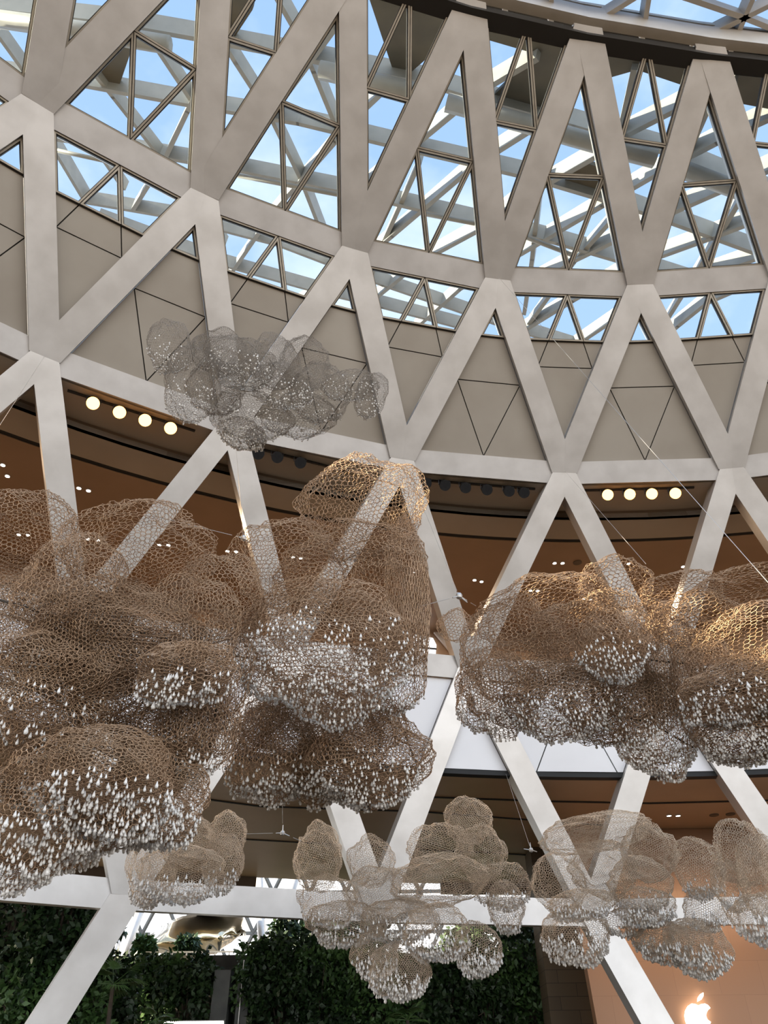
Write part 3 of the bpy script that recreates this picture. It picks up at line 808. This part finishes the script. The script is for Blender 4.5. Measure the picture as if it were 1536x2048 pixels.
# stone pier and shop wall with its sign
YS = 30.0
def stone_mat(name, c1, c2, mortar, sc, w, h, rough=.6):
    m, nt, b = new_mat(name)
    tc = nt.nodes.new('ShaderNodeTexCoord'); mpn = nt.nodes.new('ShaderNodeMapping'); mpn.inputs['Rotation'].default_value = (pi / 2, 0, 0)
    nt.links.new(tc.outputs['Object'], mpn.inputs['Vector'])
    br = nt.nodes.new('ShaderNodeTexBrick'); br.inputs['Scale'].default_value = sc; br.inputs['Brick Width'].default_value = w; br.inputs['Row Height'].default_value = h
    br.inputs['Mortar Size'].default_value = .008; br.inputs['Color1'].default_value = (*c1, 1); br.inputs['Color2'].default_value = (*c2, 1); br.inputs['Mortar'].default_value = (*mortar, 1)
    nt.links.new(mpn.outputs['Vector'], br.inputs['Vector']); nt.links.new(br.outputs['Color'], b.inputs['Base Color']); b.inputs['Roughness'].default_value = rough
    return m
M['pier'] = stone_mat('pier_stone', (.075, .055, .032), (.11, .08, .045), (.02, .014, .01), 1.0, 1.3, .42, .75)
M['shop'] = stone_mat('shop_stone', (.36, .19, .10), (.375, .20, .106), (.31, .162, .086), 1.0, 1.5, 1.0, .45)
a, b = at_y(1085, 1900, YS + 2.5), at_y(1200, 1900, YS + 2.5)
tag(MB().box((a[0], YS + 2.5, 0), (b[0], YS + 4, ZS - .06)).build('wall_pier', M['pier']), kind='structure')
a, b = at_y(1174, 1925, YS), at_y(1197, 2048, YS)
a2 = a + (a - b) * 1.2; b2 = b + (b - a) * .9
zt = ZS - .06; a2 = a + (a - b) / (a[2] - b[2]) * (zt - a[2]); xr = a[0] + 15
fA = [(b2[0], YS, 0), (xr, YS, 0), (xr, YS, zt), (a2[0], YS, zt)]
tag(MB().prism(fA, [(p[0], YS + .5, p[2]) for p in fA]).build('wall_shop', M['shop']), kind='structure')
sg = empty('shop_sign', at_y(1397, 2052, YS - .12)); tag(sg, 'glowing white apple-shaped sign on the orange-brown stone wall', 'sign')
cx, cy = 1397, 2031
body = [(0, -20), (6, -23), (13, -24), (19, -21), (24, -15), (19, -11), (16, -5), (15.5, 1), (18, 8), (25, 13), (21, 22), (15, 30), (9, 33), (4, 32), (0, 30), (-4, 32), (-9, 33), (-15, 30), (-21, 21), (-25, 10), (-26.5, 0), (-25, -10), (-20, -19), (-13, -24), (-6, -23)]
leaf = [(-1, -28), (0, -36), (5, -43), (10, -46), (10, -39), (6, -32)]
M['sign'] = emit('sign_face', (1, .93, .8), 3.2)
for nm, pts in (('apple_body', body), ('leaf', leaf)):
    F_ = [at_y(cx + x, cy + y, YS - .22) for x, y in pts]; B_ = [np.array([p[0], YS - .12, p[2]]) for p in F_]
    MB().prism(F_, B_).build(nm, M['sign'], sg)
for x in (1240, 1330, 1440, 1530):   # wall washers of the shop front
    P = at_y(x, 1850, YS - 2.2); ld = bpy.data.lights.new('wall_washer', 'AREA'); lo = bpy.data.objects.new('wall_washer', ld); COL.objects.link(lo)
    ld.size = .6; ld.energy = 24; ld.color = (1, .72, .45); lo.location = Vector((P[0], YS - 2.0, 7.2)); lo.rotation_euler = (.45, 0, 0)
# ------------------------------------------------------------------ hanging wire-net clouds with crystal drops
def geodesic(nu):
    """frequency-nu icosphere; returns face-centre directions and the edges of its hexagon net"""
    g = (1 + 5 ** .5) / 2
    V0 = np.array([(-1, g, 0), (1, g, 0), (-1, -g, 0), (1, -g, 0), (0, -1, g), (0, 1, g), (0, -1, -g), (0, 1, -g), (g, 0, -1), (g, 0, 1), (-g, 0, -1), (-g, 0, 1)], float)
    F0 = [(0, 11, 5), (0, 5, 1), (0, 1, 7), (0, 7, 10), (0, 10, 11), (1, 5, 9), (5, 11, 4), (11, 10, 2), (10, 7, 6), (7, 1, 8), (3, 9, 4), (3, 4, 2), (3, 2, 6), (3, 6, 8), (3, 8, 9), (4, 9, 5), (2, 4, 11), (6, 2, 10), (8, 6, 7), (9, 8, 1)]
    C, key, ed = [], {}, []
    for a, b, c in F0:
        A, B, D = V0[a], V0[b], V0[c]
        P = lambda i, j: (A * (nu - i - j) + B * i + D * j) / nu
        for i in range(nu):
            for j in range(nu - i):
                tris = [((i, j), (i + 1, j), (i, j + 1))]
                if i + j < nu - 1: tris.append(((i + 1, j), (i + 1, j + 1), (i, j + 1)))
                for t in tris:
                    Q = [P(*q) for q in t]; f = len(C); C.append(sum(Q) / 3)
                    for u in range(3):
                        m = (Q[u] + Q[(u + 1) % 3]) / 2; kk = tuple(np.round(m * 1e4).astype(int))
                        if kk in key: ed.append((key[kk], f))
                        else: key[kk] = f
    C = np.array(C); C /= np.linalg.norm(C, axis=1)[:, None]
    return C, np.array(ed)
GEO = {}
def rand_rot(rg):
    q = rg.normal(size=4); q /= np.linalg.norm(q); w, x, y, z = q
    return np.array([[1 - 2 * (y * y + z * z), 2 * (x * y - z * w), 2 * (x * z + y * w)], [2 * (x * y + z * w), 1 - 2 * (x * x + z * z), 2 * (y * z - x * w)], [2 * (x * z - y * w), 2 * (y * z + x * w), 1 - 2 * (x * x + y * y)]])
def edges_to_tubes(P, E, r, rg):
    a, b = P[E[:, 0]], P[E[:, 1]]
    d = b - a; L = np.linalg.norm(d, axis=1)[:, None] + 1e-9; d = d / L
    ref = np.where(np.abs(d[:, 2:3]) < .8, np.array([[0, 0, 1.]]), np.array([[1., 0, 0]]))
    u = np.cross(d, ref); u /= np.linalg.norm(u, axis=1)[:, None]; w = np.cross(d, u)
    a = a - d * r * .6; b = b + d * r * .6
    V = []
    for e in (a, b):
        for k in range(3):
            t = 2 * pi * k / 3; V.append(e + r * (u * math.cos(t) + w * math.sin(t)))
    V = np.stack(V, 1).reshape(-1, 3); n = len(E); o = np.arange(n)[:, None] * 6
    Q = np.concatenate([o + np.array([[k, (k + 1) % 3, 3 + (k + 1) % 3, 3 + k]]) for k in range(3)], 0)
    return V, Q
# one crystal: a faceted drop hanging from its own tip
def drop_shape(n=6):
    prof = [(.04, 0), (.16, -.18), (.40, -.52), (.50, -.74), (.34, -.93), (.06, -1.0)]
    V = [(r * math.cos(2 * pi * (k + .5 * (i % 2)) / n), r * math.sin(2 * pi * (k + .5 * (i % 2)) / n), z) for i, (r, z) in enumerate(prof) for k in range(n)]
    Fc = []
    for i in range(len(prof) - 1):
        for k in range(n):
            a, b, c, d = i * n + k, i * n + (k + 1) % n, (i + 1) * n + k, (i + 1) * n + (k + 1) % n
            if i % 2: Fc += [(a, c, d), (a, d, b)]
            else: Fc += [(a, c, b), (b, c, d)]
    return np.array(V), np.array(Fc)
DV, DF = drop_shape()
M['crystal'], _nt, _b = new_mat('crystal')
_b.inputs['Base Color'].default_value = (1.0, .94, .86, 1); _b.inputs['Roughness'].default_value = .06
_b.inputs['Transmission Weight'].default_value = .22; _b.inputs['IOR'].default_value = 1.55; _b.inputs['Specular IOR Level'].default_value = .8
_me = bpy.data.meshes.new('crystal_drop'); _me.from_pydata(DV.tolist(), [], DF.tolist()); _me.materials.append(M['crystal'])

def cloud(label, t0, lobes, cell, wire_r, drop, matr, seed, rods=(), inner=False, group='hanging wire clouds'):
    """lobes: (cx, cy, rx, ry, tilt, d_depth, n_drops, z_from) in photo measure, turned into real ellipsoids at distance t0+d_depth"""
    rg = np.random.default_rng(seed)
    cen = at_dist(np.mean([l[0] for l in lobes]), np.mean([l[1] for l in lobes]), t0)
    root = empty('wire_cloud', cen); tag(root, label, 'hanging sculpture', group)
    drops = []
    for li, (cx, cy, rx, ry, tilt, dd, nd, zf) in enumerate(lobes):
        rx, ry = rx * 1.04, ry * 1.03
        t = t0 + dd; C = at_dist(cx, cy, t); dr = ray(cx, cy)
        mpp = t / F_PX * 1.0                                    # metres per photo pixel there
        sel = dr[2]; cel = math.sqrt(1 - sel * sel)
        a = rx * mpp; b = .5 * (rx + ry) * mpp * .8
        cc = ((ry * mpp) ** 2 - (b * sel) ** 2); c = math.sqrt(cc) / cel if cc > (.45 * ry * mpp) ** 2 else .6 * ry * mpp
        area = 4 * pi * (((a * b) ** 1.6 + (a * c) ** 1.6 + (b * c) ** 1.6) / 3) ** (1 / 1.6)
        cw = cell * (.85 + .3 * rg.random()) * t0 / F_PX
        nu = max(6, int(round(math.sqrt(area / (.866 * cw * cw) / 10))))
        if nu not in GEO: GEO[nu] = geodesic(nu)
        D, E = GEO[nu]; D = D @ rand_rot(rg).T
        jit = rg.normal(size=D.shape) * (.07 / nu); Dn = D + jit
        amp = .25 if inner else .18
        off = Vector(rg.uniform(-50, 50, 3))
        k = np.empty(len(D))
        for i, v in enumerate(D):
            v = Vector(v)
            n1 = noise.noise(v * 1.5 + off); n2 = 1 - abs(noise.noise(v * 2.6 + off * 1.3)) * 2.2; n3 = noise.noise(v * 6.0 - off)
            k[i] = 1 + amp * n1 + .11 * (n2 - .35) + .018 * n3
        Dn = Dn * k[:, None]
        ct, st = math.cos(tilt), math.sin(tilt)
        R_ = unit((dr[1], -dr[0], 0)); Fw = unit((dr[0], dr[1], 0)); U = np.array([0, 0, 1.])
        X = Dn[:, 0] * a; Y = Dn[:, 1] * b; Z = Dn[:, 2] * c
        X, Z = X * ct - Z * st, X * st + Z * ct
        for it in range(2):                                     # keep every bag to the size it has in the room
            P = C + X[:, None] * R_ + Y[:, None] * Fw + Z[:, None] * U
            qv = (P - EYE) @ CAM_R; u_ = 768 + F_PX * qv[:, 0] / -qv[:, 2]; v_ = 1024 - F_PX * qv[:, 1] / -qv[:, 2]
            X = X * (2 * rx / np.ptp(u_)); Z = Z * (2 * ry / np.ptp(v_))
            C = C + R_ * (cx - (u_.max() + u_.min()) / 2) * mpp + U * ((v_.max() + v_.min()) / 2 - cy) * mpp / cel
        P = C + X[:, None] * R_ + Y[:, None] * Fw + Z[:, None] * U
        V, Q = edges_to_tubes(P, E, wire_r, rg)
        link_quads('net_lobe', V, Q, matr, root, cen)
        if inner and nd and rx > 70:                                   # a second, looser net inside the bag
            kk = .80 + .10 * np.sin(D @ np.array([3.1, 2.3, 4.7]) + li) ; Rm = rand_rot(rg)
            Din = D @ Rm.T
            P2 = C + (P - C) * kk[:, None]
            V, Q = edges_to_tubes(P2, E, wire_r * .95, rg)
            link_quads('inner_net', V, Q, matr, root, cen)
        if nd:
            dz = D[:, 2] * ct + D[:, 0] * st
            wgt = np.clip((-dz - zf) / (1 - zf), 0, 1) ** .9 * (.25 + rg.random(len(D)))
            m = min(int(nd * (1.5 if inner else 1.9)), int((wgt > 0).sum()))
            if m: 
                idx = rg.choice(len(D), m, replace=False, p=wgt / wgt.sum()); drops.append(P[idx])
    for pts in rods:
        MB().tube([at_dist(x, y, t0 + q) for x, y, q in pts], .014, 6).build('frame_rod', M['rod'], root)
    if not drops: return root
    T = np.concatenate(drops); T = T[T[:, 2].argsort()]
    dlen, dwid = drop[0] * .8, drop[1] * .85
    s = rg.uniform(.7, 1.25, len(T)) * np.where(rg.random(len(T)) < .06, 1.35, 1)
    q = (T - EYE) @ CAM_R; px = 768 + F_PX * q[:, 0] / -q[:, 2]; py = 1024 - F_PX * q[:, 1] / -q[:, 2]
    inside = (px > 5) & (px < 1531) & (py > 5) & (py < 2043)
    big = np.where(inside, s / -q[:, 2], -1).argsort()[::-1]
    first, rest = big[:100], big[100:]
    proto = None
    for i in first:
        if proto is None:
            proto = bpy.data.objects.new('crystal_drop', _me); o = proto
        else: o = proto.copy()
        COL.objects.link(o); o.parent = root
        o.location = Vector(T[i] - cen); o.scale = (dwid * s[i], dwid * s[i], dlen * s[i]); o.rotation_euler = (0, 0, float(rg.uniform(0, 6.28)))
    if len(rest):
        ang = rg.uniform(0, 6.28, len(rest)); ca, sa = np.cos(ang), np.sin(ang)
        W = s[rest]
        x = (DV[None, :, 0] * ca[:, None] - DV[None, :, 1] * sa[:, None]) * dwid * W[:, None]
        y = (DV[None, :, 0] * sa[:, None] + DV[None, :, 1] * ca[:, None]) * dwid * W[:, None]
        z = DV[None, :, 2] * dlen * W[:, None]
        V = np.stack([x, y, z], 2) + T[rest][:, None, :]
        Fq = (DF[None] + (np.arange(len(rest)) * len(DV))[:, None, None]).reshape(-1, 3)
        o = link_quads('crystal_drops', V.reshape(-1, 3), Fq, M['crystal'], root, cen, n=3); o['kind'] = 'stuff'
    return root
M['rod'] = mat('dark_rod', (.10, .08, .06), rough=.5, metal=.4)
cloud('fine grey wire-mesh cloud with tiny crystals hanging highest, against the grey wall panels', 17.5, [
    (340, 692, 46, 54, .2, .0, 70, .25), (385, 762, 56, 82, .1, -.3, 90, .35), (440, 705, 55, 48, 0, .5, 0, .3), (430, 775, 60, 55, 0, .3, 60, .4),
    (480, 725, 72, 52, -.5, -.4, 130, .1), (548, 722, 52, 56, .2, .2, 0, .3), (565, 772, 62, 46, -.3, -.5, 130, .15), (608, 728, 52, 56, 0, .4, 0, .3),
    (640, 785, 62, 62, 0, .3, 50, .5), (700, 770, 58, 30, .1, -.2, 70, .2), (742, 792, 34, 46, -.3, .1, 40, .5), (505, 832, 84, 50, 0, -.3, 130, .3),
    (482, 866, 48, 32, -.2, -.2, 110, .0), (600, 832, 78, 44, .2, .1, 70, .4), (512, 876, 22, 24, 0, .1, 30, .2)],
    4.9, .0032, (.066, .04), M['wiredark'], 21)
cloud('largest bronze wire-net cloud thick with crystal drops, at the left edge', 8.6, [
    (50, 1085, 120, 100, 0, 1.2, 0, 0), (270, 1115, 160, 112, .25, .8, 0, 0), (140, 1180, 120, 110, 0, .2, 0, 0), (60, 1260, 130, 120, 0, .6, 60, .5), (235, 1275, 180, 120, -.1, .4, 2, .9), (150, 1290, 120, 130, 0, .3, 2, .9),
    (375, 1260, 105, 110, .2, .2, 0, 0), (95, 1390, 170, 130, 0, .1, 120, .2), (300, 1390, 155, 135, 0, .5, 2, .9), (440, 1330, 70, 110, 0, .4, 0, 0), (440, 1200, 90, 90, 0, .6, 0, 0), (330, 1470, 110, 90, 0, .3, 30, .5), (375, 1345, 105, 62, .25, -.4, 130, .2),
    (395, 1450, 85, 105, 0, .3, 60, .6), (60, 1500, 130, 130, 0, .5, 60, .6), (195, 1565, 150, 112, 0, -.6, 420, .02), (85, 1625, 175, 150, 0, -.2, 620, .12), (305, 1590, 112, 105, .2, .0, 300, .12)],
    10.5, .0040, (.072, .034), M['wire'], 33, inner=True, rods=[[(180, 1246, 0), (270, 1262, .2), (372, 1288, .3)], [(0, 1200, .2), (110, 1232, .1), (180, 1246, 0)], [(430, 1300, 0), (440, 1370, 0), (418, 1500, .2)]])
cloud('tall bronze wire-net cloud in the centre with a big crystal-studded front lobe', 10.0, [
    (722, 1015, 132, 108, .3, .9, 0, 0), (575, 1130, 118, 92, .2, .7, 0, 0), (700, 1140, 150, 100, 0, .4, 0, 0), (815, 1180, 46, 150, 0, .3, 0, 0),
    (640, 1305, 178, 148, 0, -.7, 620, -.12), (795, 1310, 62, 125, 0, .1, 80, .4), (735, 1505, 132, 112, 0, .2, 330, .2), (545, 1500, 98, 110, 0, .4, 260, .2), (640, 1450, 165, 105, 0, .7, 2, .9), (500, 1420, 80, 90, 0, .5, 0, 0), (770, 1230, 85, 120, 0, .4, 0, 0), (660, 1545, 90, 70, 0, .3, 150, .3)],
    10.5, .0046, (.066, .036), M['wire'], 47, inner=True, rods=[[(560, 1395, .2), (650, 1440, .1), (760, 1400, .2)], [(640, 1400, .3), (690, 1500, .2), (740, 1620, .1)]])
cloud('wide bronze wire-net cloud right of centre with crystals on its lower lobes', 11.2, [
    (1232, 1165, 74, 56, 0, .8, 0, 0), (1085, 1225, 140, 78, .1, .3, 0, 0), (1035, 1300, 112, 112, 0, .2, 0, 0), (1000, 1385, 88, 90, 0, .0, 170, .25), (1190, 1270, 130, 90, 0, .0, 0, 0),
    (1225, 1290, 80, 72, -.3, -.6, 190, -.05), (1120, 1400, 120, 82, 0, -.2, 330, .0), (1215, 1400, 110, 90, 0, .3, 60, .4), (1300, 1445, 92, 110, 0, .2, 380, .25), (1335, 1330, 80, 130, 0, .5, 2, .9), (1270, 1370, 90, 80, 0, .6, 0, 0), (912, 1250, 38, 34, 0, 3.0, 0, 0)],
    9.8, .0046, (.064, .034), M['wire'], 59, inner=True, rods=[[(1300, 1320, 0), (1400, 1330, .1)], [(1180, 1420, .1), (1300, 1445, 0), (1395, 1500, .2)]])
cloud('bronze wire-net cloud cut off by the right edge of the view', 10.6, [
    (1365, 1185, 82, 44, -.1, .9, 0, 0), (1470, 1190, 110, 58, .2, .7, 0, 0), (1400, 1240, 90, 60, 0, .5, 0, 0), (1500, 1290, 130, 92, .3, .2, 0, 0), (1480, 1385, 125, 72, .1, -.2, 280, .0), (1500, 1460, 125, 68, 0, .2, 330, .2), (1420, 1350, 80, 90, 0, .5, 0, 0), (1560, 1400, 80, 110, 0, .3, 60, .3)],
    9.8, .0046, (.064, .034), M['wire'], 61, inner=True)
cloud('small pale wire cloud beside the lower left joint of the lattice', 15.5, [
    (455, 1668, 38, 48, 0, .4, 0, 0), (375, 1680, 58, 55, 0, .3, 0, 0), (305, 1735, 52, 72, 0, .2, 90, .35), (362, 1745, 88, 58, 0, -.2, 190, .25), (446, 1725, 42, 58, 0, .2, 60, .3)],
    5.0, .0034, (.092, .044), M['wirefine'], 71)
cloud('sprawling pale wire cloud low in the centre with its lowest lobes near the plants', 18.0, [
    (635, 1712, 48, 72, 0, .3, 0, 0), (742, 1722, 48, 54, 0, .6, 0, 0), (936, 1640, 48, 48, 0, .8, 0, 0), (880, 1698, 66, 52, 0, .5, 0, 0), (962, 1705, 52, 58, 0, .7, 0, 0),
    (655, 1800, 60, 52, 0, .1, 70, .2), (765, 1790, 78, 58, 0, .4, 50, .4), (880, 1760, 98, 55, .1, .0, 0, 0), (1005, 1770, 58, 46, 0, .3, 60, .3), (690, 1845, 80, 44, 0, .3, 130, .2), (800, 1840, 78, 44, 0, .0, 120, .1),
    (872, 1862, 66, 58, 0, -.4, 190, .0), (955, 1895, 48, 54, 0, -.3, 160, .0), (748, 1905, 48, 52, 0, .0, 120, .1), (800, 1940, 62, 58, 0, -.3, 190, .0), (1012, 1812, 38, 52, 0, .2, 60, .2)],
    4.8, .0037, (.098, .045), M['wirefine'], 83)
cloud('pale wire cloud in front of the lower right lattice joint, left of the glowing sign', 17.5, [
    (1190, 1665, 110, 44, .1, 1.0, 0, 0), (1118, 1765, 56, 66, 0, .2, 0, 0), (1205, 1740, 70, 60, 0, .6, 0, 0), (1300, 1705, 58, 60, 0, .5, 0, 0), (1395, 1735, 54, 62, 0, .2, 60, .4), (1280, 1765, 66, 54, 0, .0, 90, .4),
    (1150, 1868, 68, 58, 0, -.3, 230, -.1), (1160, 1808, 68, 30, .1, -.4, 100, .0), (1290, 1812, 62, 38, 0, -.2, 110, .1), (1248, 1842, 46, 26, 0, .1, 60, .1), (1330, 1882, 58, 42, 0, .0, 110, .1), (1400, 1895, 66, 58, 0, .2, 150, .1), (1375, 1880, 50, 45, 0, -.3, 70, .2), (1410, 1815, 44, 42, 0, .1, 60, .2), (1300, 1860, 50, 40, 0, .2, 60, .2)],
    4.8, .0037, (.098, .045), M['wirefine'], 97)
cloud('pale wire cloud at the lower right edge above the glowing sign', 16.0, [
    (1485, 1705, 58, 66, 0, .2, 0, 0), (1530, 1760, 62, 90, 0, .0, 60, .5), (1525, 1835, 72, 50, 0, -.3, 170, .0), (1460, 1770, 40, 50, 0, .4, 40, .3)],
    5.0, .0036, (.098, .045), M['wirefine'], 101)
# ------------------------------------------------------------------ daylight
w = bpy.data.worlds.new('world'); SC.world = w; w.use_nodes = True
nt = w.node_tree; bg = nt.nodes['Background']
tc = nt.nodes.new('ShaderNodeTexCoord')
sep = nt.nodes.new('ShaderNodeSeparateXYZ'); nt.links.new(tc.outputs['Generated'], sep.inputs[0])
mp = nt.nodes.new('ShaderNodeMapping'); mp.inputs['Scale'].default_value = (2.2, 2.2, 5.0); mp.inputs['Rotation'].default_value = (.2, .35, .5)
nt.links.new(tc.outputs['Generated'], mp.inputs['Vector'])
nz = nt.nodes.new('ShaderNodeTexNoise'); nz.inputs['Scale'].default_value = 1.6; nz.inputs['Detail'].default_value = 9; nz.inputs['Roughness'].default_value = .58
nt.links.new(mp.outputs['Vector'], nz.inputs['Vector'])
cl = nt.nodes.new('ShaderNodeValToRGB')
cl.color_ramp.elements[0].position = .47; cl.color_ramp.elements[0].color = (0, 0, 0, 1)
cl.color_ramp.elements[1].position = .88; cl.color_ramp.elements[1].color = (1, 1, 1, 1)
nt.links.new(nz.outputs['Fac'], cl.inputs['Fac'])
up = nt.nodes.new('ShaderNodeValToRGB')        # clear sky by height above the horizon
e = up.color_ramp.elements
e[0].position = .0; e[0].color = (1.9, 1.9, 1.92, 1)
e[1].position = 1.0; e[1].color = (.29, .42, .64, 1)
k = e.new(.55); k.color = (.38, .51, .69, 1)
k = e.new(.22); k.color = (1.15, 1.2, 1.25, 1)
nt.links.new(sep.outputs['Z'], up.inputs['Fac'])
mx = nt.nodes.new('ShaderNodeMix'); mx.data_type = 'RGBA'
nt.links.new(cl.outputs['Color'], mx.inputs['Factor']); nt.links.new(up.outputs['Color'], mx.inputs['A']); mx.inputs['B'].default_value = (.78, .80, .83, 1)
gr = nt.nodes.new('ShaderNodeMapRange'); gr.inputs['From Min'].default_value = -.03; gr.inputs['From Max'].default_value = .02
nt.links.new(sep.outputs['Z'], gr.inputs['Value'])
m2 = nt.nodes.new('ShaderNodeMix'); m2.data_type = 'RGBA'
nt.links.new(gr.outputs['Result'], m2.inputs['Factor']); m2.inputs['A'].default_value = (.30, .25, .20, 1); nt.links.new(mx.outputs['Result'], m2.inputs['B'])
nt.links.new(m2.outputs['Result'], bg.inputs['Color'])
bg.inputs['Strength'].default_value = 1.9
sd = bpy.data.lights.new('sun', 'SUN'); so = bpy.data.objects.new('sun', sd); COL.objects.link(so)
SUN_DIR = unit((-.877, -.155, .454))
so.rotation_euler = Vector(SUN_DIR).to_track_quat('Z', 'Y').to_euler(); so.location = (-60, -20, 70)
sd.energy = 15; sd.angle = .01; sd.color = (1, .86, .60)
fl = link_mesh('floor', [(-90, -60, -.2), (90, -60, -.2), (90, 90, -.2), (-90, 90, -.2), (-90, -60, 0), (90, -60, 0), (90, 90, 0), (-90, 90, 0)],
               [[0, 3, 2, 1], [4, 5, 6, 7], [0, 1, 5, 4], [1, 2, 6, 5], [2, 3, 7, 6], [3, 0, 4, 7]], M['floor'])
tag(fl, kind='structure')
vs = SC.view_settings
vs.view_transform = 'Standard'; vs.look = 'None'; vs.gamma = 1.0; vs.use_curve_mapping = False
vs.exposure = 0.36
SC.cycles.max_bounces = 6; SC.cycles.diffuse_bounces = 3; SC.cycles.glossy_bounces = 3
SC.cycles.transparent_max_bounces = 16; SC.cycles.transmission_bounces = 4
SC.cycles.use_denoising = True
SC.cycles.caustics_reflective = False; SC.cycles.caustics_refractive = False
SC.cycles.sample_clamp_indirect = 6
